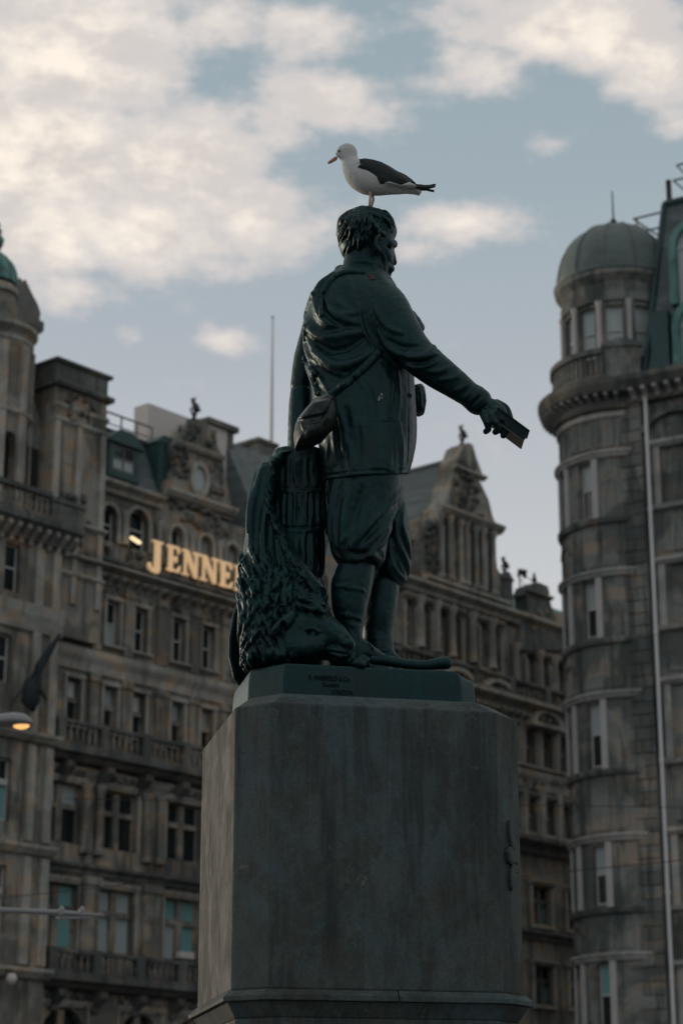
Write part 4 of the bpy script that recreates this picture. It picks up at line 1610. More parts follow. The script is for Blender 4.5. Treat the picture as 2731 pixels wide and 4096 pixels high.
    box(m, Rn, uJ - .4, uP, -.6, -.06, 0, zE)
    pier = m.build('pier_core', MATS[SO], t)
    hC = .555
    nC = int(zE / hC)
    z = zE - nC * hC
    for i in range(nC):
        zb_, zt_ = z + i * hC + .018, z + (i + 1) * hC - .018
        if i % 2:
            parts = [(uJ - .05, uP - .02)]
        else:
            mid = uJ + (uP - uJ) * rg.uniform(.35, .6)
            parts = [(uJ - .05, mid - .018), (mid + .018, uP - .02)]
        for a, b in parts:
            m = MB()
            box(m, Rn, a, b, -.08, .0 + rg.uniform(-.012, .012), zb_, zt_)
            o = m.build('stone_block', MATS[rg.choice([S, S, SO, S])], pier, bevel=.035)
    # great cornice along the front
    m = MB()
    mould(m, Rn, uJ - .6, uEnd, [(-.3, zc0 + .1), (.1, zc0 + .15), (.15, zc0 + .5), (.6, zc0 + .68), (.85, zc1 - .1), (.85, zc1 + .14), (-.3, zc1 + .3)])
    cf = m.build('front_cornice', MATS[SO], t)
    bracket_row(Rn, cf, uJ + .6, uEnd, zc0 + .22, zc0 + .66, .1, .65, .55, .2, TR)
    # arched hood over the top window
    m = MB()
    c, zz_ = u0 + .55, zf[0][1] + .35
    n = 14
    for i in range(n):
        a0, a1 = math.pi * i / n, math.pi * (i + 1) / n
        extr(m, Rn, [(c + q * 1.25 * math.cos(x), zz_ + .45 + q * .75 * math.sin(x)) for x, q in ((a0, 1), (a1, 1), (a1, 1.25), (a0, 1.25))], -.25, .05)
    m.build('arched_hood', MATS[SO], t)
    # side and back of the block
    m = MB()
    b0 = np.array(Rn.pt(uJ, -.3, 0)[:2])
    dl, e0 = L.d, np.array(Rn.pt(uEnd, -.3, 0)[:2])
    q0 = C + np.array([-1.2, 1.2])
    ring = [tuple(b0), tuple(e0), tuple(e0 + dl * 38), tuple(q0 + dl * 38), tuple(q0)]
    m.prism(ring, 0, zE - .02)
    m.build('block', MATS[S], t)
    # mansard roof with a big copper-framed arched dormer
    zr = Rn.z((2690, 810), v=-2.2)
    base = [Rn.pt(Rn.u(2569, 1441, -.4), -.4, 0)[:2], Rn.pt(uEnd, -.4, 0)[:2]]
    topu = Rn.u(2655, 815, -2.2)
    m = MB()
    a, b = base
    c_, d_ = Rn.pt(topu, -2.2, 0)[:2], Rn.pt(uEnd, -2.2, 0)[:2]
    m.add([(*a, zE), (*b, zE), (*d_, zr), (*c_, zr), (*(np.array(a) + dl * 12), zE), (*(np.array(b) + dl * 12), zE), (*(np.array(d_) + dl * 12), zr), (*(np.array(c_) + dl * 12), zr)],
          [(0, 1, 2, 3), (4, 5, 6, 7), (0, 3, 7, 4), (1, 2, 6, 5), (2, 3, 7, 6)])
    rf = m.build('mansard_roof', MATS['slate'], t)
    m = MB()
    m.tube([(*a, zE), (*c_, zr)], .16, 6)
    m.tube([(*c_, zr), (*d_, zr)], .18, 6)
    m.build('hip_flashing', MATS['copper_dark'], rf)
    m = MB()
    ua, ub_ = Rn.u(2560, 1400, -.3), Rn.u(2672, 1300, -.3)
    box(m, Rn, ua + .5, ub_ - .05, -.9, -.3, zE + .02, Rn.z((2600, 1250), v=-.3))
    m.build('copper_panel', MATS['copper_dark'], rf)
    for zt0, zt1, hw, nm in ((Rn.z((2731, 1190), v=-.7), Rn.z((2731, 900), v=-.7), 1.0, 'dormer'), (Rn.z((2731, 1500), v=-.3), Rn.z((2731, 1215), v=-.3), 1.0, 'dormer')):
        vv = -.7 if zt0 > Rn.z((2731, 1300), v=-.5) else -.25
        c = Rn.u(2695, 1100, vv) + hw + .1
        m = MB()
        n = 14
        out = [(c + (hw + .35) * math.cos(math.pi * i / n), zt1 - hw + (hw + .35) * math.sin(math.pi * i / n)) for i in range(n + 1)]
        inn = [(c + hw * math.cos(math.pi * i / n), zt1 - hw + hw * math.sin(math.pi * i / n)) for i in range(n + 1)]
        extr(m, Rn, [(c + hw + .35, zt0 - .2)] + out + [(c - hw - .35, zt0 - .2), (c - hw, zt0 - .2)] + inn[::-1] + [(c + hw, zt0 - .2)], vv - 1.8, vv)
        dm = m.build(nm, MATS['copper'], rf)
        m = MB()
        extr(m, Rn, [(c + hw, zt0 - .2)] + inn + [(c - hw, zt0 - .2)], vv - .3, vv - .22)
        m.build('pane', MATS['pane_pale'], dm)
        m = MB()
        box(m, Rn, c - .05, c + .05, vv - .219, vv - .15, zt0 - .2, zt1 - .02)
        box(m, Rn, c - hw, c + hw, vv - .219, vv - .16, zt1 - hw - .05, zt1 - hw + .05)
        m.build('glazing_bar', MATS['sash_paint'], dm)
    # roof edge post
    m = MB()
    u, z = Rn.at(2672, 800, -2.2)
    box(m, Rn, u - .1, u + .1, -2.4, -2.2, zr, Rn.z((2672, 718), v=-2.2))
    m.build('roof_post', MATS['iron'], rf)

    # --- downpipe
    m = MB()
    u = Rn.u(2588, 1800, .12)
    segs = [Rn.z((2575, 1585), v=.12), Rn.z((2600, 2030), v=.12), Rn.z((2620, 2520), v=.12), Rn.z((2645, 3030), v=.12), Rn.z((2665, 3560), v=.12), 0.2]
    x, y, _ = Rn.pt(u, .12, 0)
    for a, b in zip(segs[:-1], segs[1:]):
        m.lathe(x, y, [(.085, b), (.085, a - .18), (.115, a - .18), (.115, a)], 12)
    m.build('downpipe', MATS['pipe_paint'], t, smooth=True, auto=40)

    # --- aerials: things of their own on the roof
    def aerial(label, pts, loc):
        a = thing('roof_aerial', label, 'aerial', loc, 'aerials on the turreted building')
        m = MB()
        for q in pts:
            m.tube(q, .05, 6)
        m.build('mast', MATS['lead'], a)
    g = lambda x, y, v: Rn.pt(Rn.at(x, y, v)[0], v, Rn.at(x, y, v)[1])
    v = -3.5
    aerial('grey roof aerial frame between the turret dome and the mansard roof',
           [[g(2531, 876, v), g(2640, 850, v)], [g(2531, 876, v), g(2635, 945, v)], [g(2545, 870, v), g(2545, 935, v)], [g(2545, 930, v), g(2640, 910, v)], [g(2545, 935, v), g(2548, 1060, v)]],
           g(2548, 1060, v))
    v = -2.6
    aerial('grey roof aerial frame above the mansard roof at the right edge',
           [[g(2704, 662, v), g(2780, 640, v)], [g(2704, 662, v), g(2770, 730, v)], [g(2690, 722, v), g(2790, 700, v)], [g(2690, 722, v), g(2770, 790, v)], [g(2770, 640, v), g(2770, 830, v)]],
           g(2770, 830, v))


mat('lead_dome', plain((.085, .118, .116), .6, .1, .5, 1.6))
build_turret_block()


# ------------------------------------------------------------------ street things
def build_street():
    # street lamp at the left edge
    Yl = 38.0
    h = atY(60, 2905, Yl)
    base = atY(-190, 3000, Yl)
    t = thing('street_lamp', 'lit street lamp with flat grey head glowing orange at the left edge', 'lamp', (base[0], Yl, 0))
    m = MB()
    zt = h[2] + .1
    m.tube([(base[0], Yl, 0), (base[0], Yl, zt - .6), (base[0] + .12, Yl, zt - .15), (base[0] + .5, Yl, zt), (h[0] - .1, Yl, zt - .02)], [.09, .07, .05, .045, .04], 10)
    m.build('post', MATS['galvanised'], t, smooth=True)
    x0, x1 = atY(-40, 2900, Yl)[0], atY(134, 2900, Yl)[0]
    n, vs, fs = 12, [], []
    m = MB()
    L_ = x1 - x0
    prof = [(0, .03), (.06, .12), (.25, .18), (.55, .215), (.8, .19), (.95, .10), (1, .02)]
    rings = []
    for q, w in prof:
        rings.append([(x0 + L_ * q, Yl + w * 1.5 * math.cos(2 * math.pi * k / n), h[2] + .05 + (w * .95 if math.sin(2 * math.pi * k / n) > 0 else w * .25) * math.sin(2 * math.pi * k / n)) for k in range(n)])
    vs = [p for r in rings for p in r]
    fs = [(i * n + k, i * n + (k + 1) % n, (i + 1) * n + (k + 1) % n, (i + 1) * n + k) for i in range(len(rings) - 1) for k in range(n)]
    fs += [tuple(range(n)), tuple(len(vs) - n + k for k in range(n))]
    m.add(vs, fs)
    m.build('lamp_head', MATS['galvanised'], t, smooth=True)
    xa, xb = atY(48, 2920, Yl)[0], atY(122, 2920, Yl)[0]
    m = MB()
    cx, w = (xa + xb) / 2, (xb - xa) / 2
    for k in range(1):
        vs, fs = [], []
        nn = 16
        for j, (s_, dz) in enumerate(((1, .035), (.85, -.03), (.5, -.06), (.05, -.07))):
            vs += [(cx + w * s_ * math.cos(2 * math.pi * i / nn), Yl + .17 * s_ * math.sin(2 * math.pi * i / nn), h[2] + .02 + dz) for i in range(nn)]
        fs = [(j * nn + i, j * nn + (i + 1) % nn, (j + 1) * nn + (i + 1) % nn, (j + 1) * nn + i) for j in range(3) for i in range(nn)]
        m.add(vs, fs)
    m.build('glowing_lens', MATS['lamp_glow'], t, smooth=True)

    # cantilever arm that carries the tram wire
    Yb = 30.0
    a, b = atY(-300, 3628, Yb), atY(418, 3662, Yb)
    t = thing('tram_wire_bracket', 'pale grey horizontal bracket arm reaching in from the left edge in front of the store', 'bracket', (a[0], Yb, 0))
    m = MB()
    m.tube([(a[0], Yb, 0), (a[0], Yb, a[2] + .8)], [.11, .09], 12)
    m.build('mast', MATS['galvanised'], t, smooth=True)
    m = MB()
    k = atY(250, 3650, Yb)
    m.tube([a, k, b], [.045, .038, .022], 10)
    m.build('arm', MATS['galvanised'], t, smooth=True)
    m = MB()
    m.tube([atY(225, 3673, Yb), atY(362, 3670, Yb)], .02, 8)
    m.tube([atY(362, 3670, Yb), atY(340, 3655, Yb)], .018, 8)
    m.build('lower_rod', MATS['galvanised'], t, smooth=True)
    for x, y in ((248, 3640), (330, 3642)):
        m = MB()
        p = atY(x, y, Yb)
        m.lathe(p[0], p[1], [(.02, p[2] - .09), (.05, p[2] - .06), (.03, p[2] - .03), (.055, p[2]), (.03, p[2] + .03), (.02, p[2] + .06)], 10)
        m.build('insulator', MATS['galvanised'], t, smooth=True)
    # overhead wires
    for k, (p, q, lab) in enumerate((((1700, 3215, 46), (2900, 3232, 46), 'thin dark overhead wire crossing the upper of two lines before the turreted building'),
                                     ((2000, 3512, 40), (2900, 3424, 40), 'thin dark overhead wire crossing the lower windows of the turret'),
                                     ((300, 3560, 42), (900, 3495, 42), 'faint overhead wire slanting in front of the store beside the pedestal'))):
        a, b = atY(*p), atY(*q)
        d = b - a
        m = MB()
        far0, far1 = a - d * 1.2, b + d * 1.2
        pts = []
        for i in range(13):
            s_ = i / 12
            c = far0 + (far1 - far0) * s_
            pts.append(c)
        m.tube(pts, .009 if k < 2 else .007, 6)
        tag(m.build('overhead_wire', MATS['iron']), lab, 'wire', 'overhead wires')

    # flagpole with a furled flag on the store front
    a, b = L.at(45, 2820, 1.4), L.at(252, 2520, 3.8)
    p0, p1 = np.array(L.pt(a[0], 1.4, a[1])), np.array(L.pt(b[0], 3.8, b[1]))
    t = thing('flagpole', 'slanting flagpole with a dark furled flag on the front of the store', 'flagpole', tuple(p0))
    m = MB()
    m.tube([p0, p1], [.07, .045], 8)
    m.build('pole', MATS['galvanised'], t, smooth=True)
    m = MB()
    q = lambda s_, dz=0, dx=0: p0 + (p1 - p0) * s_ + np.array([dx, 0, dz])
    m.tube([q(.95), q(.75, -.06), q(.55, -.15), q(.40, -.35, .05), q(.28, -.75, .25), q(.22, -1.0, .5)], [.07, .15, .22, .36, .40, .06], 9)
    m.tube([q(.6, -.1), q(.4, -.5, .3), q(.36, -.95, .75)], [.08, .16, .04], 7)
    m.build('flag', MATS['flag_cloth'], t, smooth=True)
    # tall mast on the roof
    p = atY(1091, 1275, 112)
    t = thing('roof_mast', 'tall thin pale mast rising from the roofs just left of the statue', 'mast', (p[0], 112, 24))
    m = MB()
    zb = atY(1091, 1830, 112)[2]
    m.tube([(p[0], 112, 24), (p[0], 112, zb), (p[0], 112, (zb + p[2]) / 2), (p[0], 112, p[2])], [.13, .10, .075, .05], 10)
    m.build('pole', MATS['white_harl'], t, smooth=True)
    m = MB()
    m.lathe(p[0], 112, [(.03, p[2]), (.09, p[2] + .07), (.09, p[2] + .13), (.01, p[2] + .2)], 8)
    m.build('truck', MATS['white_harl'], t, smooth=True)
    # small white globe lamp low on the tower
    u, z = L.at(48, 3915, 1.9)
    c = L.pt(u, 1.9, z)
    t = thing('globe_lamp', 'small white globe lamp low on the corner of the store', 'lamp', c)
    m = MB()
    m.lathe(c[0], c[1], [(.02, z - .24), (.15, z - .18), (.23, z), (.16, z + .17), (.05, z + .22)], 12)
    m.build('globe', MATS['white_harl'], t, smooth=True)
    m = MB()
    m.tube([(c[0], c[1], z + .2), (c[0], c[1], z + .35), L.pt(u, 1.1, z + .35)], .035, 6)
    m.build('arm', MATS['iron'], t)


mat('flag_cloth', plain((.02, .03, .035), .8, 0, .3, 3))
build_street()


# ------------------------------------------------------------------ sculpting: signed distance fields
Y0 = 11.55                     # distance of the statue's axis from the camera


def P(px, py, d=0.0):
    return atY(px, py, Y0 + d)


def PX(px, py, d=0.0):         # metres per photograph pixel there
    p = P(px, py, d)
    return (p[1] * CT + (p[2] - EYE) * ST) / FPX


def spline(nodes, n=6):
    """Catmull-Rom through rows of numbers"""
    a = np.asarray(nodes, float)
    if len(a) < 3:
        t = np.linspace(0, 1, n + 1)[:, None]
        return a[0] * (1 - t) + a[-1] * t
    q = np.vstack([2 * a[0] - a[1], a, 2 * a[-1] - a[-2]])
    out = []
    for i in range(1, len(q) - 2):
        for k in range(n):
            t = k / n
            p0, p1, p2, p3 = q[i - 1:i + 3]
            out.append(.5 * ((2 * p1) + (p2 - p0) * t + (2 * p0 - 5 * p1 + 4 * p2 - p3) * t * t + (3 * p1 - p0 - 3 * p2 + p3) * t ** 3))
    out.append(a[-1])
    return np.array(out)


def smin(a, b, k):
    if k <= 0:
        return np.minimum(a, b)
    h = np.maximum(k - np.abs(a - b), 0) / k
    return np.minimum(a, b) - h * h * (k * .25)


class Field:
    def __init__(s, px0, px1, py0, py1, d0, d1, h):
        c = np.array([P(x, y, d) for x in (px0, px1) for y in (py0, py1) for d in (d0, d1)])
        s.lo, s.hi, s.h = c.min(0), c.max(0), h
        s.n = np.ceil((s.hi - s.lo) / h).astype(int) + 1
        s.ax = [(s.lo[i] + h * np.arange(s.n[i])).astype(np.float32) for i in range(3)]
        s.v = np.full(s.n, .12, np.float32)

    def win(s, lo, hi):
        a = np.clip(np.floor((np.asarray(lo) - s.lo) / s.h).astype(int), 0, s.n)
        b = np.clip(np.ceil((np.asarray(hi) - s.lo) / s.h).astype(int) + 1, 0, s.n)
        sl = tuple(slice(a[i], b[i]) for i in range(3))
        X, Y, Z = (s.ax[i][sl[i]] for i in range(3))
        return sl, X[:, None, None], Y[None, :, None], Z[None, None, :]

    def op(s, sl, d, k, mode):
        if 0 in s.v[sl].shape:
            return
        if mode == 'u':
            s.v[sl] = smin(s.v[sl], d, k)
        elif mode == 's':
            s.v[sl] = -smin(-s.v[sl], d, k)
        else:
            s.v[sl] = -smin(-s.v[sl], -d, k)

    def tube(s, pts, rad, k=.0, mode='u', sy=1.0):
        pts = np.asarray(pts, np.float32)
        rad = np.broadcast_to(np.asarray(rad, np.float32), (len(pts),))
        m = float(rad.max()) * max(1, sy) + k + 3 * s.h
        sl, X, Y, Z = s.win(pts.min(0) - m, pts.max(0) + m)
        best = None
        for i in range(len(pts) - 1):
            a, b = pts[i], pts[i + 1]
            ab = b - a
            L = float(ab @ ab) + 1e-12
            t = np.clip(((X - a[0]) * ab[0] + (Y - a[1]) * ab[1] + (Z - a[2]) * ab[2]) / L, 0, 1)
            dd = np.sqrt((X - a[0] - t * ab[0]) ** 2 + ((Y - a[1] - t * ab[1]) / sy) ** 2 + (Z - a[2] - t * ab[2]) ** 2)
            dd = dd - (rad[i] + t * (rad[i + 1] - rad[i]))
            best = dd if best is None else np.minimum(best, dd)
        s.op(sl, best, k, mode)

    def limb(s, nodes, k=.02, mode='u', sy=1.0, n=5):
        """nodes: (px, py, depth, radius in px)"""
        q = spline(nodes, n)
        s.tube([P(*r[:3]) for r in q], [r[3] * PX(*r[:3]) for r in q], k, mode, sy)

    def ball(s, px, py, d, rx, ry=None, rd=None, k=.02, mode='u'):
        c, u = P(px, py, d), PX(px, py, d)
        a, b = rx * u, (ry or rx) * u
        e = rd if rd else min(a, b)
        m = np.array([a, e, b]) + k + 3 * s.h
        sl, X, Y, Z = s.win(c - m, c + m)
        q = np.sqrt(((X - c[0]) / a) ** 2 + ((Y - c[1]) / e) ** 2 + ((Z - c[2]) / b) ** 2)
        s.op(sl, (q - 1) * min(a, b, e), k, mode)

    def stack(s, rows, k=.02, mode='u', p=2.2, cap=.02):
        """rows from the top down: (py, left px, right px, depth, half depth in m)"""
        W = []
        for py, l, r, d, b in rows:
            c = P((l + r) / 2, py, d)
            W.append((c[2], c[0], (r - l) / 2 * PX((l + r) / 2, py, d), c[1], b))
        W = np.array(sorted(W))
        W = W[np.argsort(spline(W, 6)[:, 0] if False else W[:, 0])]
        W = spline(W, 6)
        W = W[np.argsort(W[:, 0])]
        lo = np.array([(W[:, 1] - W[:, 2]).min(), (W[:, 3] - W[:, 4]).min(), W[0, 0]]) - k - 3 * s.h
        hi = np.array([(W[:, 1] + W[:, 2]).max(), (W[:, 3] + W[:, 4]).max(), W[-1, 0]]) + k + 3 * s.h
        sl, X, Y, Z = s.win(lo, hi)
        z = Z.ravel()
        cx, a, cy, b = (np.interp(z, W[:, 0], W[:, i]).astype(np.float32)[None, None, :] for i in (1, 2, 3, 4))
        q = (np.abs((X - cx) / a) ** p + np.abs((Y - cy) / b) ** p) ** (1 / p)
        d = (q - 1) * np.minimum(a, b)
        d = -smin(-d, -np.broadcast_to(np.maximum(Z - W[-1, 0], W[0, 0] - Z), d.shape).astype(np.float32), cap)
        s.op(sl, d, k, mode)

    def puff(s, poly, d, T, w, k=.02, mode='u', slope=(0, 0), flat=0.0):
        """outline in px at depth d, blown up to half thickness T (m) within w px of its edge"""
        pts = np.array([P(x, y, d) for x, y in poly])
        u = PX(*np.mean(poly, 0), d)
        w = w * u
        m = np.array([k + 3 * s.h, T + k + 3 * s.h + .15, k + 3 * s.h])
        sl, X, Y, Z = s.win(pts.min(0) - m, pts.max(0) + m)
        x, z = X[:, 0, 0][:, None], Z[0, 0, :][None, :]
        n = len(pts)
        dist = np.full((x.size, z.size), 9.0)
        ins = np.zeros((x.size, z.size), bool)
        for i in range(n):
            ax, _, az = pts[i]
            bx, _, bz = pts[(i + 1) % n]
            ex, ez = bx - ax, bz - az
            t = np.clip(((x - ax) * ex + (z - az) * ez) / (ex * ex + ez * ez + 1e-12), 0, 1)
            dist = np.minimum(dist, np.hypot(x - ax - t * ex, z - az - t * ez))
            cond = ((az > z) != (bz > z)) & (x < ex * (z - az) / (ez if abs(ez) > 1e-9 else 1e-9) + ax)
            ins ^= cond
        sd = np.where(ins, -dist, dist)
        g = np.sqrt(np.maximum(1 - (1 - np.clip(-sd / w, 0, 1)) ** 2, 0))
        g = flat + (1 - flat) * g
        yc = pts[:, 1].mean() + slope[0] * (x - pts[:, 0].mean()) + slope[1] * (z - pts[:, 2].mean())
        yy = np.abs(Y - yc[:, None, :].astype(np.float32))
        sd3, g3 = sd[:, None, :].astype(np.float32), g[:, None, :].astype(np.float32)
        fin = np.maximum((yy - T * g3) * .75, sd3 * .999)
        fout = np.hypot(sd3, np.maximum(yy - T * flat, 0))
        s.op(sl, np.where(sd3 < 0, fin, fout).astype(np.float32), k, mode)

    def hit(s, px, py, off=0.0):
        """first point of the surface on that line of sight"""
        r = ray(px, py)
        ys = np.arange(s.lo[1], s.hi[1], .002)
        pt = r[None, :] * (ys / r[1])[:, None] + np.array([0, 0, EYE])
        ix = np.round((pt - s.lo) / s.h).astype(int)
        ok = np.all((ix >= 0) & (ix < s.n), axis=1)
        val = np.full(len(ys), 1.0)
        val[ok] = s.v[tuple(ix[ok].T)]
        j = np.argmax(val < 0)
        if val[j] >= 0:
            return None
        return pt[j] + np.array([0, off, 0])

    def ridge(s, path, r, k=.02, mode='u', off=0.0, n=5, taper=True, lock=False):
        """a fold along a px path laid on the surface"""
        q = spline(path, n)
        pts = [s.hit(x, y, off) for x, y in q]
        good = [i for i, p in enumerate(pts) if p is not None]
        if len(good) < 2:
            return
        w = np.array([pts[i] for i in good])
        # smooth the depth so that the fold does not jump
        for _ in range(3):
            w[1:-1] = (w[:-2] + 2 * w[1:-1] + w[2:]) / 4
        m = len(w)
        t = np.linspace(0, 1, m)
        rad = r * (np.sin(np.pi * np.clip(t * .86 + .07, 0, 1)) ** .6 if taper else np.ones(m))
        if lock:
            rad = r * np.minimum(t * 5 + .45, 1) * (1 - t) ** .55 + .0012
        s.tube(w, rad, k, mode)

    def patch(s, poly, thick, k=.004):
        """raise (or sink) the camera-side surface inside a px outline"""
        poly = np.asarray(poly, float)
        c = np.array([P(x, y) for x, y in poly])
        lo, hi = c.min(0) - .08, c.max(0) + .08
        lo[1], hi[1] = s.lo[1], s.hi[1]
        sl, X, Y, Z = s.win(lo, hi)
        zz = Z - EYE
        zc = Y * CT + zz * ST
        px = 1365.5 + FPX * X / zc
        py = 2048 - FPX * (zz * CT - Y * ST) / zc
        px, py = np.broadcast_arrays(px, py)
        ins = np.zeros(px.shape, bool)
        n = len(poly)
        for i in range(n):
            (ax, ay), (bx, by) = poly[i], poly[(i + 1) % n]
            ins ^= ((ay > py) != (by > py)) & (px < (bx - ax) * (py - ay) / (by - ay if abs(by - ay) > 1e-9 else 1e-9) + ax)
        # camera side only
        v = s.v[sl]
        v[ins] -= thick

    def cut(s, path):
        """trim away what hangs below a px line (given left to right)"""
        X, Y, Z = s.ax[0][:, None, None], s.ax[1][None, :, None], s.ax[2][None, None, :]
        zz = Z - EYE
        zc = Y * CT + zz * ST
        px = 1365.5 + FPX * X / zc
        py = 2048 - FPX * (zz * CT - Y * ST) / zc
        path = np.asarray(path, float)
        lim = np.interp(px, path[:, 0], path[:, 1])
        s.v = np.maximum(s.v, ((py - lim) * .0014).astype(np.float32))

    def shell_band(s, src, path, half, thick, n=6):
        """a strap: the shell of another field's surface within a band round a px path, camera side"""
        q = spline(path, n)
        for a, b in zip(q[:-1], q[1:]):
            pa, pb = src.hit(*a), src.hit(*b)
            if pa is None or pb is None:
                continue
            o = np.array([0, .004, 0])
            s.tube([pa - o, pb - o], [half * PX(*a), half * PX(*b)], 0, 'u', sy=thick)

    def rough(s, amp, scale, seed=0):
        """value noise on the surface band"""
        rg = np.random.default_rng(seed)
        L = rg.random((48, 48, 48)).astype(np.float32)
        idx = np.nonzero(np.abs(s.v) < 3.5 * s.h)
        q = [(s.ax[i][idx[i]] * scale) for i in range(3)]
        f = [np.floor(a).astype(int) for a in q]
        t = [a - b for a, b in zip(q, f)]
        t = [a * a * (3 - 2 * a) for a in t]
        r = 0
        for dx in (0, 1):
            for dy in (0, 1):
                for dz in (0, 1):
                    w = (t[0] if dx else 1 - t[0]) * (t[1] if dy else 1 - t[1]) * (t[2] if dz else 1 - t[2])
                    r = r + w * L[(f[0] + dx) % 48, (f[1] + dy) % 48, (f[2] + dz) % 48]
        s.v[idx] += (r - .5) * 2 * amp

    def mesh(s, name, mat, parent, smooth_it=1):
        v = s.v
        for _ in range(smooth_it):
            for a in range(3):
                v = (np.roll(v, 1, a) + 2 * v + np.roll(v, -1, a)) * .25
        v = v.copy()
        for a in range(3):
            sl = [slice(None)] * 3
            for e in (0, -1):
                sl[a] = e
                v[tuple(sl)] = np.maximum(v[tuple(sl)], s.h)
        g = openvdb.FloatGrid(.12)
        g.copyFromArray(np.ascontiguousarray(v))
        pts, quads = g.convertToQuads(0.0)
        pts = np.asarray(pts, float) * s.h + s.lo
        off = np.array(root_loc(parent)) if parent is not None else 0
        me = bpy.data.meshes.new(name)
        me.vertices.add(len(pts))
        me.vertices.foreach_set('co', (pts - off).astype(np.float32).ravel())
        nq = len(quads)
        me.loops.add(nq * 4)
        me.loops.foreach_set('vertex_index', np.asarray(quads)[:, ::-1].astype(np.int32).ravel())
        me.polygons.add(nq)
        me.polygons.foreach_set('loop_start', np.arange(0, nq * 4, 4, dtype=np.int32))
        me.update(calc_edges=True)
        me.validate()
        bm = bmesh.new()
        bm.from_mesh(me)
        bmesh.ops.recalc_face_normals(bm, faces=bm.faces)
        bm.to_mesh(me)
        bm.free()
        me.materials.append(mat)
        return mesh_obj(name, me, None, parent, smooth=True)


def z1(x, y): return (1100 + .7015 * x, 500 + .7015 * y)
def z2(x, y): return (1100 + .7015 * x, 1400 + .7015 * y)
def z3(x, y): return (850 + .7015 * x, 1700 + .7015 * y)
def z4(x, y): return (1250 + .3508 * x, 550 + .3508 * y)
def zz(fn, *pts): return [fn(x, y) for x, y in pts]


# ------------------------------------------------------------------ pedestal
PED_A = R(12)
PED_C = np.array([.072, 11.60])
_px, _py = np.array([math.cos(PED_A), math.sin(PED_A)]), np.array([-math.sin(PED_A), math.cos(PED_A)])


def ped(lx, ly):
    q = PED_C + _px * lx + _py * ly
    return (float(q[0]), float(q[1]))


def octo(hx, hy, ch):
    return [ped(*q) for q in ((-hx + ch, -hy), (hx - ch, -hy), (hx, -hy + ch), (hx, hy - ch),
                              (hx - ch, hy), (-hx + ch, hy), (-hx, hy - ch), (-hx, -hy + ch))]


def build_pedestal():
    g = MATS['granite']
    t = thing('pedestal', 'weathered dark grey granite pedestal with chamfered corners under the bronze statue', 'pedestal',
              (float(PED_C[0]), float(PED_C[1]), 0))
    zt, zb = 3.976, 2.535
    m = MB()
    m.prism(octo(.760, .74, .165), zb, zt)
    m.build('die', g, t, bevel=.010)
    m = MB()
    m.prism(octo(.752, .730, .165), zt + .0005, zt + .075, top=octo(.660, .63, .145))
    m.build('weathered_top', g, t, bevel=.008)
    # moulded ledge below the die, in two stones with a joint
    for nm, x0, x1 in (('ledge_stone', -1, .05), ('ledge_stone', .056, 1)):
        m = MB()

        def half(hx, hy, ch):
            o = [(-hx + ch, -hy), (hx - ch, -hy), (hx, -hy + ch), (hx, hy - ch), (hx - ch, hy), (-hx + ch, hy), (-hx, hy - ch), (-hx, -hy + ch)]
            if x0 < -.5:
                q = [(-hx, -hy + ch), (-hx + ch, -hy), (x1, -hy), (x1, hy), (-hx + ch, hy), (-hx, hy - ch)]
            else:
                q = [(x0, -hy), (hx - ch, -hy), (hx, -hy + ch), (hx, hy - ch), (hx - ch, hy), (x0, hy)]
            return [ped(*p) for p in q]
        m.prism(half(.805, .785, .175), 2.478, 2.500)
        m.prism(half(.805, .785, .175), 2.5004, 2.534, top=half(.770, .750, .168))
        m.build(nm, g, t, bevel=.004)
    m = MB()
    m.prism(octo(.735, .715, .16), 2.40, 2.477, top=octo(.780, .76, .17))
    m.prism(octo(.735, .715, .16), 2.20, 2.3996)
    m.prism(octo(.98, .93, .2), 1.95, 2.1995, top=octo(.74, .72, .16))
    m.build('cove', g, t, bevel=.006)
    m = MB()
    m.prism(octo(1.05, 1.0, .2), .45, 1.9495)
    m.build('lower_block', g, t, bevel=.01)
    m = MB()
    m.prism(octo(1.45, 1.4, .25), .005, .4495)
    m.build('step', g, t, bevel=.01)
    # carved ornament on the right-hand chamfer: an upright scrolled cross
    a, b = np.array(ped(.760 - .165, -.74)), np.array(ped(.760, -.74 + .165))
    e = (b - a) / np.linalg.norm(b - a)
    nn = np.array([e[1], -e[0]])
    mid = (a + b) / 2
    zc = atY(2030, 3428, 11.15)[2]

    def cp(u, z, v):
        q = mid + e * u + nn * v
        return (q[0], q[1], zc + z)
    k = .00138
    leaf = [(-14, 118), (-4, 132), (10, 124), (6, 104), (10, 86), (30, 62), (38, 40), (30, 22), (8, 18), (-2, 40), (-14, 62), (-18, 92)]
    cross = [(-44, 8), (-34, -24), (-12, -36), (14, -30), (34, -34), (40, -12), (30, 2), (40, 16), (22, 24), (4, 14), (-16, 30), (-32, 26)]
    for poly, out in ((leaf, .020), ([(x, -y) for x, y in leaf[::-1]], .019), (cross, .026), ([(26, 60), (44, 64), (46, 44), (32, 40)], .015), ([(26, -58), (44, -62), (46, -44), (32, -40)], .015)):
        m = MB()
        n = len(poly)
        c0 = np.mean(poly, 0)
        ins = [tuple(c0 + (np.array(q) - c0) * .78) for q in poly]
        m.add([cp(x * k, y * k, -.004) for x, y in poly] + [cp(x * k, y * k, out * .75) for x, y in poly] + [cp(x * k, y * k, out) for x, y in ins],
              [(i, (i + 1) % n, n + (i + 1) % n, n + i) for i in range(n)] + [(n + i, n + (i + 1) % n, 2 * n + (i + 1) % n, 2 * n + i) for i in range(n)] +
              [tuple(2 * n + i for i in range(n))])
        m.build('relief_ornament', g, t)
    return t


build_pedestal()


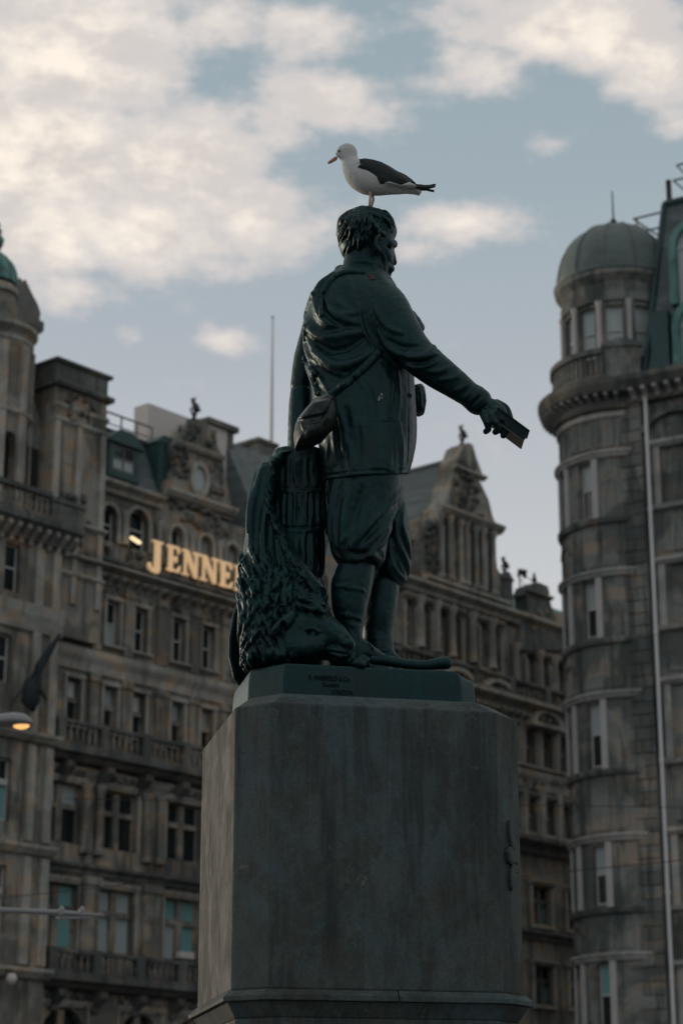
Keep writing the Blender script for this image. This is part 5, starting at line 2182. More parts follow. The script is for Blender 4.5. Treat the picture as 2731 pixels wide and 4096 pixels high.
# ------------------------------------------------------------------ the bronze figure
def build_statue():
    B = MATS['bronze']
    t = thing('bronze_statue', 'dark green bronze statue of a coated man holding out a book beside a lion skin', 'statue',
              (.1, Y0, 4.05))

    # --- cast base
    zb, zt = 4.052, 4.268
    m = MB()
    o = [(-.640, -.22), (-.475, -.42), (.50, -.42), (.600, -.34), (.622, .40), (-.47, .44), (-.640, .3)]
    bot = [ped(*q) for q in o]
    top = [ped(x * .985, y * .985) for x, y in o]
    steps = [(0, 1.0, .70), (.62, .992, .69), (.80, .985, .60), (.92, .978, .545), (1.0, .965, .47)]
    rings = [[ped(min(x, lim) * k, y * k) for x, y in o] for _, k, lim in steps]
    n = len(o)
    m.add([(x, y, zb + (zt - zb) * q) for (q, _, _), r in zip(steps, rings) for x, y in r],
          [(a * n + i, a * n + (i + 1) % n, (a + 1) * n + (i + 1) % n, (a + 1) * n + i) for a in range(len(steps) - 1) for i in range(n)] +
          [tuple(range(n - 1, -1, -1)), tuple((len(steps) - 1) * n + i for i in range(n))])
    base = m.build('base', B, t, bevel=.010)
    # the founder's lettering, raised on the front face
    fx, fy = np.array(ped(-.475, -.42)), np.array(ped(.50, -.42))
    ang = math.atan2(fy[1] - fx[1], fy[0] - fx[0])

    def words(txt, px, py, size):
        cu = bpy.data.curves.new('founder_mark', 'FONT')
        cu.body = txt
        cu.size = size
        cu.extrude = .002
        cu.align_x = 'LEFT'
        tmp = bpy.data.objects.new('founder_mark', cu)
        link(tmp)
        bpy.context.view_layer.update()
        me = bpy.data.meshes.new_from_object(tmp.evaluated_get(bpy.context.evaluated_depsgraph_get()))
        bpy.data.objects.remove(tmp)
        bpy.data.curves.remove(cu)
        me.name = 'founder_mark'
        me.materials.clear()
        nrm = np.array([math.sin(ang), -math.cos(ang)])
        # where that line of sight meets the front face
        r = ray(px, py)
        tt = (nrm @ fx) / (nrm @ r[:2])
        p = r * tt + np.array([0, 0, EYE])
        M = Matrix.Translation(Vector((p[0] + nrm[0] * .001, p[1] + nrm[1] * .001, p[2]))) @ Matrix.Rotation(ang, 4, 'Z') @ Matrix.Rotation(R(90), 4, 'X') @ Matrix.Diagonal((.80, 1.2, 1, 1))
        me.transform(Matrix.Translation(-root_loc(base)) @ M)
        me.materials.append(MATS['bronze_mark'])
        mesh_obj('founder_mark', me, None, base)
    words('R. MASEFIELD & Co', *z3(548, 1452), .033)
    words('Founders', *z3(628, 1492), .030)
    words('LONDON.', *z3(680, 1536), .032)

    # --- coat and plaid
    F = Field(1110, 1990, 1010, 2010, -.62, .50, .0056)
    F.stack([(1050, 1405, 1500, .03, .10), (1085, 1372, 1530, .02, .14), (1112, 1318, 1552, .01, .18), (1150, 1272, 1582, 0, .22), (1200, 1246, 1606, -.01, .25),
             (1260, 1230, 1630, -.01, .27), (1340, 1224, 1652, -.01, .28), (1420, 1228, 1656, 0, .28), (1500, 1242, 1655, 0, .27),
             (1600, 1250, 1662, 0, .27), (1700, 1262, 1666, 0, .28), (1760, 1270, 1665, 0, .29), (1820, 1282, 1655, 0, .30),
             (1870, 1294, 1642, 0, .305), (1912, 1300, 1630, 0, .31), (1985, 1306, 1618, 0, .31)], 0, p=2.3, cap=.012)
    # right sleeve (near), reaching out and down
    F.limb([(1470, 1175, -.12, 84), (1530, 1232, -.20, 100), (1590, 1320, -.25, 88), (1650, 1402, -.28, 76), (1722, 1466, -.30, 71),
            (1810, 1530, -.30, 60), (1880, 1582, -.29, 50), (1908, 1603, -.285, 49)], .035, n=6)
    F.limb([(1896, 1592, -.29, 54), (1912, 1606, -.285, 55)], .010)
    # left arm hanging on the far side, and the gauntlet cuff
    F.limb([(1268, 1260, .14, 46), (1246, 1340, .19, 46), (1222, 1440, .24, 48), (1205, 1545, .25, 44)], .05)
    F.stack([(1560, 1163, 1250, .24, .07), (1600, 1157, 1252, .24, .075), (1700, 1152, 1255, .24, .08), (1800, 1150, 1260, .24, .08)], .006, cap=.008)
    # chest folds and the pouch of the plaid in front
    F.limb([(1585, 1250, -.06, 42), (1640, 1290, .0, 40), (1672, 1310, .05, 26)], .02)
    F.ball(1640, 1262, .0, 24, 20, .05, .01)
    F.ball(1664, 1292, .02, 18, 22, .05, .01)
    # collar
    F.limb([(1362, 1085, -.02, 26), (1400, 1100, -.10, 22), (1450, 1106, -.13, 20), (1510, 1108, -.11, 20), (1548, 1120, -.05, 16)], .02)
    # plaid thrown over the left shoulder: long folds running down across the back
    for path, r in (
            (zz(z1, (330, 850), (265, 905), (232, 985), (262, 1090), (332, 1150), (430, 1185)), .026),
            (zz(z1, (215, 960), (180, 1055), (195, 1140), (240, 1195), (340, 1212), (480, 1185)), .028),
            (zz(z1, (170, 1150), (215, 1260), (290, 1340), (380, 1375), (470, 1345)), .026),
            (zz(z1, (165, 1190), (190, 1300), (250, 1420), (300, 1500)), .022),
            (zz(z2, (215, 10), (280, 60), (350, 95), (440, 75), (560, 10)), .022),
            (zz(z2, (230, 60), (300, 110), (380, 165), (430, 250)), .020),
            (zz(z1, (300, 1070), (380, 1085), (450, 1075)), .018),
            (zz(z1, (300, 1010), (310, 1060), (380, 1110), (470, 1130)), .016)):
        F.ridge(path, r * 1.1, .024, off=.0)
    for path, r in (
            (zz(z1, (262, 950), (268, 1020), (310, 1100), (400, 1150)), .014),
            (zz(z1, (215, 1160), (260, 1180), (330, 1165), (420, 1150)), .018),
            (zz(z1, (235, 1240), (320, 1290), (420, 1270), (520, 1200)), .020),
            (zz(z1, (220, 1330), (290, 1420), (390, 1450), (480, 1400)), .018),
            (zz(z2, (190, 60), (260, 130), (300, 200)), .014)):
        F.ridge(path, r * 1.1, .016, 's', off=-.003)
    # sleeve folds
    for path, r in (
            (zz(z1, (560, 1010), (600, 1100), (650, 1160), (730, 1190)), .014),
            (zz(z1, (590, 1180), (640, 1260), (720, 1310), (800, 1310)), .018),
            (zz(z1, (720, 1300), (790, 1330), (870, 1300), (910, 1260)), .016),
            (zz(z1, (740, 1370), (830, 1385), (920, 1350)), .014),
            (zz(z2, (760, 40), (840, 40), (920, 20)), .014),
            (zz(z2, (850, 120), (930, 125), (1000, 95)), .012),
            (zz(z2, (930, 170), (1010, 165), (1070, 130)), .011),
            (zz(z2, (1020, 235), (1080, 210), (1120, 165)), .010),
            (zz(z2, (1060, 290), (1110, 250), (1150, 190)), .010),
            (zz(z2, (1090, 315), (1140, 265), (1180, 215)), .010),
            (zz(z1, (480, 1020), (500, 1140), (560, 1260), (640, 1350)), .014)):
        F.ridge(path, r * 1.15, .014, off=.0)
    for path, r in ((zz(z1, (500, 1060), (530, 1180), (600, 1300), (690, 1390)), .010),
                    (zz(z2, (690, 60), (750, 110), (800, 150)), .012),
                    (zz(z2, (1100, 330), (1150, 285), (1195, 240)), .006),
                    (zz(z1, (650, 1230), (730, 1270), (830, 1260)), .012),
                    (zz(z1, (760, 1350), (850, 1360), (920, 1320)), .009)):
        F.ridge(path, r * 1.1, .012, 's', off=-.002)
    for path, r in ((zz(z1, (330, 930), (350, 1010), (420, 1050)), .012), (zz(z1, (420, 880), (440, 980), (480, 1060)), .010),
                    (zz(z2, (400, 230), (440, 330), (450, 420)), .014), (zz(z2, (470, 150), (540, 260), (560, 380)), .012),
                    (zz(z2, (600, 90), (640, 180), (650, 300)), .013), (zz(z2, (690, 120), (700, 240), (690, 380)), .011),
                    (zz(z2, (330, 400), (345, 520), (350, 640)), .014), (zz(z2, (620, 450), (640, 560), (640, 680)), .010),
                    (zz(z2, (700, 420), (720, 540), (720, 680)), .010)):
        F.ridge(path, r, .030, off=.005)
    # skirts of the coat: soft hanging folds, seams, the pocket and the hem
    for path, r in ((zz(z2, (310, 520), (302, 620), (300, 735)), .018), (zz(z2, (420, 540), (432, 640), (436, 720)), .014),
                    (zz(z2, (500, 420), (520, 540), (515, 710)), .010), (zz(z2, (660, 170), (640, 280), (620, 390)), .010),
                    (zz(z2, (350, 330), (390, 440), (395, 560)), .012)):
        F.ridge(path, r, .035, off=.006)
    F.cut([(1100, 1925), (1303, 1919), (1420, 1904), (1500, 1898), (1630, 1896), (1990, 1896)])
    F.patch(zz(z2, (540, 398), (690, 392), (700, 690), (538, 700)), .005)
    F.patch(zz(z2, (487, 405), (545, 394), (700, 388), (698, 400), (545, 408), (490, 418)), .006)
    for path, r in ((zz(z2, (755, 130), (758, 300), (755, 500), (752, 700)), .005), (zz(z2, (538, 400), (540, 540), (536, 700)), .004),
                    (zz(z2, (304, 716), (420, 698), (560, 688), (745, 680)), .005)):
        F.ridge(path, r, .004, 's', taper=False)
    F.ridge(zz(z2, (300, 733), (420, 712), (560, 702), (740, 698)), .009, .006, taper=False)
    F.ball(1640, 1583, -.14, 9, 9, .03, .003)
    F.rough(.0016, 45, 3)
    coat = F.mesh('coat', B, t)

    def decal(name, poly, mt):
        pts = [F.hit(x, y, -.004) for x, y in poly]
        c = F.hit(*np.mean(poly, 0), -.004)
        if c is None or any(p is None for p in pts):
            return
        m = MB()
        n = len(pts)
        back = [p + np.array([0, .012, 0]) for p in pts]
        m.add([c] + pts + back, [(0, 1 + i, 1 + (i + 1) % n) for i in range(n)] + [(1 + i, 1 + n + i, 1 + n + (i + 1) % n, 1 + (i + 1) % n) for i in range(n)])
        m.build(name, MATS[mt], coat)
    decal('brown_patch', zz(z1, (524, 846), (558, 850), (575, 878), (545, 882)), 'bronze_brown')
    for poly in (((584, 290), (590, 268), (596, 262), (600, 280), (592, 292)), ((598, 250), (608, 246), (614, 256), (606, 262), (600, 258)), ((606, 268), (612, 266), (612, 280), (607, 280))):
        decal('bird_dropping', zz(z2, *poly), 'dropping')

    # --- straps and satchel
    for path, half in ((zz(z1, (500, 843), (430, 838), (370, 850), (312, 892), (278, 950), (262, 1020), (266, 1085)), 12),
                       (zz(z1, (175, 1330), (200, 1390), (228, 1425)) + zz(z2, (190, 90), (222, 180), (244, 245)), 16),
                       (zz(z1, (590, 1298), (560, 1330)) + zz(z2, (520, 90), (430, 170), (345, 238), (318, 262)), 18)):
        q = np.array(path)
        S = Field(q[:, 0].min() - 50, q[:, 0].max() + 50, q[:, 1].min() - 50, q[:, 1].max() + 50, -.5, .3, .005)
        S.shell_band(F, path, half, .7)
        S.mesh('strap', B, t)
    G = Field(1150, 1380, 1550, 1820, -.62, .15, .005)
    dz = -.33
    G.puff(zz(z2, (220, 286), (165, 338), (114, 398), (102, 470), (112, 556), (190, 552), (272, 526), (338, 458), (360, 380), (352, 296), (312, 258)), dz, .115, 50, 0, slope=(-.50, .1))
    G.limb([(*z2(222, 292), dz - .03, 9), (*z2(270, 268), dz - .04, 10), (*z2(318, 262), dz - .03, 9)], .006)
    for i in range(9):
        G.ball(*z2(226 + i * 11, 296 - i * 3.4), dz - .055, 6, 7, .012, .002)
    G.patch(zz(z2, (215, 296), (120, 400), (150, 392), (165, 425), (178, 450), (192, 420), (205, 398), (235, 410), (262, 395), (290, 350), (330, 275)), .016)
    G.ridge(zz(z2, (152, 400), (165, 456)), .013, .003)
    G.ridge(zz(z2, (120, 408), (150, 398), (166, 430), (180, 456), (194, 426), (208, 404), (238, 416), (266, 400), (292, 352)), .007, .003, 's', taper=False)
    G.ridge(zz(z2, (330, 290), (332, 380), (300, 470), (230, 520), (125, 545)), .007, .004, taper=False)
    G.ridge(zz(z2, (200, 440), (190, 500)), .012, .03)
    G.ridge(zz(z2, (250, 430), (240, 490)), .010, .03)
    for x, y in ((236, 190), (248, 245), (402, 186), (325, 262)):
        G.ball(*z2(x, y), -.36 if y > 220 else -.34, 9, 9, .012, .002)
    G.mesh('satchel', MATS['bronze_smooth'], t)

    # --- pouch hanging at the front of the coat
    K = Field(1620, 1740, 1520, 1690, -.2, .35, .0045)
    K.puff(zz(z2, (770, 215), (806, 202), (836, 198), (856, 222), (864, 290), (852, 360), (822, 374), (790, 366), (770, 330)), .09, .08, 30, 0)
    for x in (806, 826, 846):
        K.ridge(zz(z2, (x - 6, 210), (x + 6, 280), (x - 2, 355)), .009, .006)
    K.rough(.003, 40, 9)
    K.mesh('belt_pouch', B, t)

    # --- trousers
    T = Field(1290, 1670, 1850, 2380, -.45, .5, .0056)
    T.stack([(1860, 1325, 1600, -.04, .26), (1910, 1316, 1608, -.06, .24), (1960, 1316, 1604, -.08, .22), (2050, 1313, 1582, -.09, .20), (2137, 1314, 1556, -.10, .185),
             (2200, 1322, 1546, -.10, .175), (2235, 1338, 1540, -.10, .165), (2262, 1362, 1525, -.10, .14), (2275, 1375, 1510, -.10, .12)], 0, p=2.1, cap=.03)
    T.stack([(1860, 1470, 1610, .16, .18), (1960, 1478, 1608, .18, .18), (2017, 1482, 1620, .19, .18), (2100, 1490, 1636, .19, .18), (2158, 1476, 1644, .19, .18), (2256, 1470, 1645, .19, .17),
             (2310, 1470, 1632, .19, .15), (2340, 1478, 1615, .19, .12), (2356, 1490, 1598, .19, .09)], .02, p=2.1, cap=.03)
    for path, r in (
            (zz(z2, (345, 750), (325, 860), (312, 980), (318, 1090)), .016), (zz(z2, (450, 750), (415, 860), (395, 970), (385, 1080)), .020),
            (zz(z2, (720, 790), (620, 920), (500, 1040), (440, 1120), (450, 1180)), .022), (zz(z2, (690, 900), (620, 1010), (540, 1090), (470, 1150)), .018),
            (zz(z2, (660, 1010), (610, 1090), (560, 1130), (520, 1190)), .018), (zz(z2, (330, 1140), (370, 1180), (440, 1195), (500, 1190)), .018),
            (zz(z2, (520, 1140), (560, 1180), (600, 1200), (612, 1160)), .018), (zz(z2, (400, 1060), (380, 1120), (400, 1170)), .014),
            (zz(z2, (560, 850), (520, 950), (470, 1040)), .014),
            (zz(z2, (735, 880), (715, 990), (750, 1090), (770, 1180)), .014), (zz(z2, (690, 980), (700, 1100), (745, 1200), (760, 1270)), .016),
            (zz(z2, (650, 1090), (670, 1200), (710, 1270), (740, 1320)), .016), (zz(z2, (640, 1200), (660, 1280), (700, 1335)), .014)):
        T.ridge(path, r * 1.25, .022, off=.001)
    for path, r in (
            (zz(z2, (380, 760), (355, 880), (345, 1000), (350, 1100)), .014), (zz(z2, (500, 780), (470, 900), (430, 1020)), .016),
            (zz(z2, (680, 880), (580, 1000), (500, 1090)), .014), (zz(z2, (640, 1030), (590, 1100), (530, 1150)), .012),
            (zz(z2, (420, 1150), (480, 1165), (540, 1150)), .012), (zz(z2, (715, 940), (720, 1060), (755, 1160)), .012),
            (zz(z2, (670, 1130), (700, 1230), (740, 1290)), .012)):
        T.ridge(path, r * 1.2, .016, 's', off=-.003)
    T.rough(.0016, 45, 4)
    T.mesh('trousers', B, t)

    # --- boots
    def boot(rows, foot, name, straps, k):
        Q = Field(1280, 1700, 2220, 2760, -.4, .42, .0052)
        Q.stack(rows, 0, p=2.1, cap=.02)
        for i, q in enumerate(foot):
            Q.limb(q, .025, sy=1.25)
        for s_ in straps:
            Q.ridge(s_, .010, .004, taper=False)
        k(Q)
        Q.rough(.0015, 50, 5)
        Q.mesh(name, B, t)

    def near(Q):
        for x, y, w in ((775, 925, 20), (770, 1085, 18)):
            Q.patch(zz(z3, (x - w, y - 16), (x + w, y - 14), (x + w, y + 18), (x - w, y + 14)), .008)
            Q.patch(zz(z3, (x - w + 9, y - 8), (x + w - 9, y - 7), (x + w - 9, y + 9), (x - w + 9, y + 7)), -.008)
        Q.ridge(zz(z3, (820, 775), (805, 900), (780, 1000), (768, 1120)), .004, .004, 's', taper=False)
        Q.ridge(zz(z3, (722, 782), (800, 772), (900, 795)), .008, .004, taper=False)
        for i in range(7):
            Q.ridge(zz(z3, (790 + i * 9, 1140 + i * 16), (835 + i * 9, 1148 + i * 18), (880 + i * 6, 1160 + i * 20)), .008, .012)
        for i in range(6):
            Q.ball(*z3(872 + i * 14, 1218 + i * 17), -.17, 5, 5, .01, .003)
    boot([(2240, 1365, 1506, -.10, .115), (2262, 1352, 1503, -.10, .12), (2300, 1335, 1497, -.10, .125), (2345, 1324, 1489, -.10, .125), (2430, 1328, 1470, -.10, .11),
          (2486, 1345, 1460, -.10, .09), (2528, 1362, 1450, -.10, .08), (2570, 1366, 1456, -.10, .08), (2625, 1370, 1470, -.10, .08), (2725, 1370, 1480, -.10, .08)],
         [[(1408, 2600, -.10, 36), (1460, 2612, -.10, 40), (1510, 2634, -.10, 30), (1548, 2648, -.10, 20)], [(1408, 2660, -.10, 36), (1460, 2680, -.10, 40), (1520, 2690, -.10, 34), (1560, 2695, -.10, 24)]], 'boot',
         [zz(z3, (708, 918), (780, 925), (860, 945)), zz(z3, (725, 1082), (780, 1088), (842, 1106))], near)
    boot([(2325, 1462, 1604, .17, .11), (2345, 1458, 1598, .17, .115), (2400, 1452, 1592, .17, .115), (2472, 1448, 1580, .17, .11), (2542, 1446, 1573, .17, .09),
          (2600, 1450, 1577, .17, .09), (2640, 1450, 1580, .17, .09), (2745, 1450, 1582, .17, .09)],
         [[(1520, 2628, .17, 26), (1560, 2632, .15, 26), (1590, 2640, .13, 16)], [(1520, 2690, .17, 30), (1570, 2690, .15, 30), (1600, 2695, .13, 22)]], 'boot', [],
         lambda Q: [Q.ridge(zz(z3, (905, 1215 + i * 22), (960, 1222 + i * 22), (1030, 1210 + i * 22)), .009, .01) for i in range(4)])

    # --- head and neck
    H = Field(1310, 1620, 800, 1150, -.34, .34, .0042)
    H.limb([(1448, 1120, .0, 88), (1448, 1060, .0, 76), (1455, 1010, .0, 74)], .0, n=5)
    H.ball(1462, 945, .0, 98, 108, .145, .03)                       # skull
    H.limb([(1505, 960, .0, 66), (1515, 1020, .0, 60), (1522, 1066, .0, 46)], .03)
    H.limb([(1518, 905, -.02, 62), (1535, 925, .02, 52)], .02)       # forehead
    H.limb([(1555, 972, -.055, 17), (1572, 976, .0, 18), (1562, 975, .06, 16)], .012)   # brow
    H.limb([(1563, 1000, .01, 12), (1570, 1030, .01, 13), (1574, 1050, .01, 13)], .012)  # nose
    H.ball(1566, 1056, -.018, 10, 9, .014, .006)
    H.ball(1566, 1056, .036, 10, 9, .014, .006)
    H.limb([(1535, 1008, -.060, 22), (1548, 1030, -.045, 17)], .03)   # cheek
    H.limb([(1545, 1062, -.06, 15), (1562, 1074, -.02, 15), (1563, 1076, .02, 14)], .01)  # moustache
    H.limb([(1540, 1070, -.07, 12), (1534, 1096, -.075, 12)], .01)
    H.limb([(1550, 1092, .0, 16), (1540, 1112, .0, 20), (1528, 1116, .0, 20)], .012)      # chin
    H.limb([(1485, 1060, -.06, 34), (1520, 1095, -.04, 26)], .025)   # jaw
    H.ball(1551, 992, -.062, 11, 8, .02, .006, 's')                  # eye hollow
    # ear
    H.limb([(1512, 940, -.140, 10), (1502, 958, -.150, 11), (1506, 985, -.150, 10), (1516, 1004, -.140, 9)], .008)
    H.ball(1516, 965, -.150, 8, 16, .018, .006, 's')
    # side whiskers
    for i in range(16):
        x, y = 1518 + RNG.uniform(-14, 26), 985 + i * 6
        H.ridge([(x, y), (x + RNG.uniform(-4, 10), y + 18), (x + RNG.uniform(2, 14), y + 34)], .006, .006)
    H.rough(.001, 60, 6)
    head = H.mesh('head', B, t, 0)

    A = Field(1310, 1620, 795, 1080, -.34, .34, .0034)
    A.ball(1458, 938, .0, 100, 106, .150, 0)
    A.ball(1420, 985, .0, 62, 66, .12, .03)
    A.ball(1506, 905, .0, 74, 64, .132, .03)
    hc, u = P(1460, 942), PX(1460, 942)
    RX, RYd, RZ = 103 * u, .155, 112 * u

    def lock(phi, el, n, dphi, de, r, wob, lift):
        pts, rad = [], []
        for i in range(n):
            q = i / (n - 1)
            a = R(phi + dphi * q + wob * math.sin(q * 5.5))
            e = R(el - de * q)
            k = 1.0 + lift * q * q
            pts.append(hc + np.array([-math.cos(e) * math.cos(a) * RX * k, -math.cos(e) * math.sin(a) * RYd * k, math.sin(e) * RZ * k]))
            rad.append(r * (1 - .62 * q) * (.75 + .25 * math.sin(math.pi * min(q * 1.6, 1))))
        A.tube(pts, rad, .003)
    for row, (el, cnt, de) in enumerate(((84, 24, 44), (70, 34, 46), (52, 42, 46), (34, 48, 44), (16, 48, 42), (0, 44, 38), (-14, 34, 34))):
        for i in range(cnt):
            phi = -115 + 290 * (i + RNG.uniform(-.3, .3)) / cnt      # 0 = back of the head, 90 = camera side, 180 = face
            if phi > (180, 178, 160, 136, 114, 100, 86)[row]:
                continue
            lock(phi, el + RNG.uniform(-6, 6), 8, RNG.uniform(-10, 26), de + RNG.uniform(-6, 8), RNG.uniform(.009, .016), RNG.uniform(3, 10), RNG.uniform(.03, .11))
    # hair brushed forward over the ear and temple
    for i in range(34):
        x, y = 1492 + RNG.uniform(0, 80), 856 + RNG.uniform(0, 92)
        q = [(x - 24, y - 22), (x - 6, y - 8 + RNG.uniform(-5, 5)), (x + 8, y + 10), (x + 4 + RNG.uniform(-8, 8), y + 30)]
        A.ridge(q, RNG.uniform(.006, .009), .003, off=-.002, lock=True)
    # long waves combed down the back and side
    for i in range(85):
        x, y = 1362 + RNG.uniform(0, 150), 850 + RNG.uniform(0, 130)
        L_, ph = RNG.uniform(46, 84), x / 30 + RNG.uniform(-.4, .4)
        lean = -.20 + (x - 1430) / 420
        q = [(x + 4.5 * math.sin(ph + 4.6 * k) + L_ * lean * k - 10 * k * k, y + L_ * k) for k in (0, .25, .5, .75, 1)]
        A.ridge(q, RNG.uniform(.006, .010), .002, off=-.003, lock=True)
    for x, y, dx in ((1436, 838, -26), (1450, 832, -34), (1470, 834, 20), (1500, 846, 30), (1420, 852, -22), (1530, 868, 22)):
        A.limb([(x + 14, y + 12, -.02, 12), (x, y, -.03, 11), (x + dx, y + 6, -.03, 5)], .006)
    A.limb([(1398, 862, -.06, 22), (1372, 885, -.04, 22), (1362, 925, -.03, 16)], .012)
    hair = A.mesh('hair', B, t, 0)

    # --- hand and book
    N = Field(1860, 2080, 1540, 1770, -.52, -.08, .0036)
    N.limb([(1900, 1598, -.285, 38), (1928, 1618, -.285, 40), (1960, 1640, -.285, 46), (1985, 1655, -.28, 42)], 0, sy=.8)
    N.limb([(1985, 1618, -.26, 22), (2018, 1634, -.25, 18), (2034, 1662, -.25, 15), (2042, 1690, -.25, 13)], .010)   # index
    N.limb([(1980, 1645, -.32, 22), (2008, 1676, -.345, 18), (2024, 1708, -.345, 16), (2012, 1742, -.33, 13)], .006)  # middle
    N.limb([(1960, 1658, -.33, 21), (1982, 1690, -.36, 17), (1992, 1716, -.355, 15), (1980, 1728, -.335, 13)], .006)  # ring
    N.limb([(1934, 1656, -.33, 19), (1946, 1690, -.355, 15), (1952, 1716, -.35, 13), (1942, 1726, -.335, 12)], .006)  # little
    N.limb([(1925, 1600, -.235, 24), (1962, 1612, -.21, 19), (2004, 1640, -.21, 16), (2030, 1676, -.22, 14)], .010)   # thumb on the far side
    for q in ([(1952, 1612), (1972, 1636)], [(1935, 1622), (1955, 1650)], [(1922, 1632), (1935, 1655)]):
        N.ridge([q[0], ((q[0][0] + q[1][0]) / 2 + 1, (q[0][1] + q[1][1]) / 2), q[1]], .006, .010)
    for x, y in ((2008, 1676), (1983, 1690), (1947, 1690), (1982, 1648), (1962, 1660)):
        p = N.hit(x, y)
        if p is not None:
            N.tube([p, p + np.array([.004, 0, -.004])], .009, .012)
    N.mesh('hand', B, t)

    # the book: two covers and a block of pages, tilted down
    bc = P(2036, 1712, -.27)
    bu = PX(2046, 1733, -.28)
    ex = Vector((.79, .06, -.61)).normalized()          # along the book, towards its outer end
    et = Vector((.55, -.10, .80))
    et = (et - ex * et.dot(ex)).normalized()            # through its thickness
    ew = ex.cross(et).normalized()

    def slab(x0, x1, t0, t1, w0, w1, cutx=0.0):
        m = MB()
        c = Vector(bc)
        m.hexa([c + ex * x + et * (tt * .74) + ew * w for tt, k in ((t0, 0), (t1, cutx)) for x, w in ((x0, w0), (x1 - k, w0), (x1 - k, w1), (x0, w1))])
        return m
    bk = slab(-.115, .108, .040, .050, -.10, .10).build('book', B, t, bevel=.0045)
    slab(-.115, .118, -.050, -.041, -.10, .10).build('cover', MATS['bronze_lit_cover'], bk, bevel=.003)
    for i in range(7):                                   # gatherings of the page block
        t0 = -.0405 + i * .0115
        slab(-.11, .108 - i * .001 - RNG.uniform(0, .004), t0, t0 + .0105, -.092 - RNG.uniform(0, .006), .092).build('pages', B, bk, bevel=.002)

    # --- palm stump behind the left leg
    C = Field(1060, 1350, 1790, 2770, -.30, .45, .0058)
    C.stack([(1805, 1096, 1290, .12, .12), (1830, 1088, 1312, .12, .14), (1960, 1080, 1324, .12, .15), (2110, 1084, 1326, .12, .16), (2190, 1090, 1308, .12, .165), (2260, 1100, 1300, .12, .17),
             (2480, 1095, 1302, .12, .18), (2670, 1090, 1310, .12, .19), (2750, 1090, 1312, .12, .19)], 0, p=2.2)
    for y0, y1 in ((1815, 1958), (1962, 2115), (2122, 2300), (2308, 2460)):
        n = 9
        for i in range(n):
            x = 1104 + (1296 - 1104) * i / (n - 1) + RNG.uniform(-6, 6)
            C.ridge([(x, y0 + RNG.uniform(0, 22)), (x + RNG.uniform(-5, 5), (y0 + y1) / 2), (x + RNG.uniform(-7, 7), y1 - 4)], RNG.uniform(.009, .017), .008)
            if i % 2:
                C.ridge([(x + 10, y0 + 10), (x + 10 + RNG.uniform(-4, 4), (y0 + y1) / 2), (x + 10, y1 - 10)], .009, .008, 's', off=-.004)
        C.ridge([(1108, y1 + 4), (1190, y1 + 10), (1300, y1 + 2)], .012, .012)
        C.ridge([(1108, y1 - 6), (1190, y1 - 2), (1300, y1 - 10)], .007, .008, 's')
    C.rough(.003, 40, 7)
    C.mesh('palm_stump', B, t)

    # --- lion skin over the stump, the mane and the head on the base
    D = Field(925, 1470, 1780, 2770, -.54, .35, .0046)
    D.puff(zz(z3, (335, 158), (380, 122), (440, 118), (500, 130), (470, 160), (420, 200), (395, 260), (360, 370), (345, 420), (365, 500), (410, 590), (480, 720),
              (560, 850), (650, 960), (660, 1060), (640, 1250), (620, 1440), (430, 1450), (330, 1440), (250, 1440), (190, 1448), (168, 1330), (145, 1190), (148, 1030), (140, 930),
              (165, 790), (186, 620), (200, 450), (228, 265), (262, 210)), -.03, .17, 75, 0, slope=(-.05, .20))
    # hanging folds
    for path, r in ((zz(z3, (300, 200), (268, 330), (235, 520), (215, 700)), .026), (zz(z3, (340, 190), (330, 330), (300, 520), (290, 700), (300, 860)), .024),
                    (zz(z3, (400, 560), (410, 700), (460, 830), (560, 930)), .022), (zz(z3, (250, 260), (220, 420), (200, 600)), .016),
                    (zz(z3, (360, 600), (380, 740), (430, 870)), .018)):
        D.ridge(path, r * 1.2, .028, off=.002)
    for path, r in ((zz(z3, (290, 260), (262, 450), (245, 640), (250, 760)), .018), (zz(z3, (335, 420), (325, 600), (335, 760), (350, 850)), .018),
                    (zz(z3, (375, 640), (395, 780), (450, 900)), .012)):
        D.ridge(path, r * 1.2, .022, 's', off=-.004)
    # fringe of fur down the right-hand edge
    edge = spline(zz(z3, (420, 165), (372, 260), (350, 370), (345, 450), (375, 540), (415, 630), (470, 740), (540, 850), (620, 950)), 6)
    for i, (x, y) in enumerate(edge):
        for s_ in range(2):
            xx, yy = x - 20 + RNG.uniform(-10, 8), y + RNG.uniform(-14, 10)
            D.ridge([(xx - 8, yy - 16), (xx + RNG.uniform(-6, 4), yy + 4), (xx + RNG.uniform(2, 18), yy + 24), (xx + RNG.uniform(-4, 12), yy + 42)], RNG.uniform(.006, .010), .003, off=-.003)
    # mane: long wavy locks that flow together, layered from the top down
    for row in range(17):
        y0 = 2225 + row * 29
        for i in range(18):
            x = 950 + i * 20 + RNG.uniform(-8, 8)
            y = y0 + RNG.uniform(-24, 24)
            q = (y - 2235) / 465
            left, right = 952 + 20 * max(q - .75, 0) * 4, 1120 + 150 * min(q * 1.9, 1)
            if not left < x < right - (80 if q > .62 else 0):
                continue
            ph = x / 46 + y / 58 + RNG.uniform(-.5, .5)
            L_, A_ = RNG.uniform(76, 128), RNG.uniform(5, 11)
            path = [(x + A_ * math.sin(ph + 5.2 * k) + 6 * k, y - 16 + L_ * k) for k in (0, .2, .4, .6, .8, 1)]
            D.ridge(path, RNG.uniform(.010, .016), .002, n=4, off=-.005, lock=True)
            if RNG.random() < .6:
                D.ridge([(a + 9, b) for a, b in path[1:5]], .005, .002, 's', n=4, off=-.002)
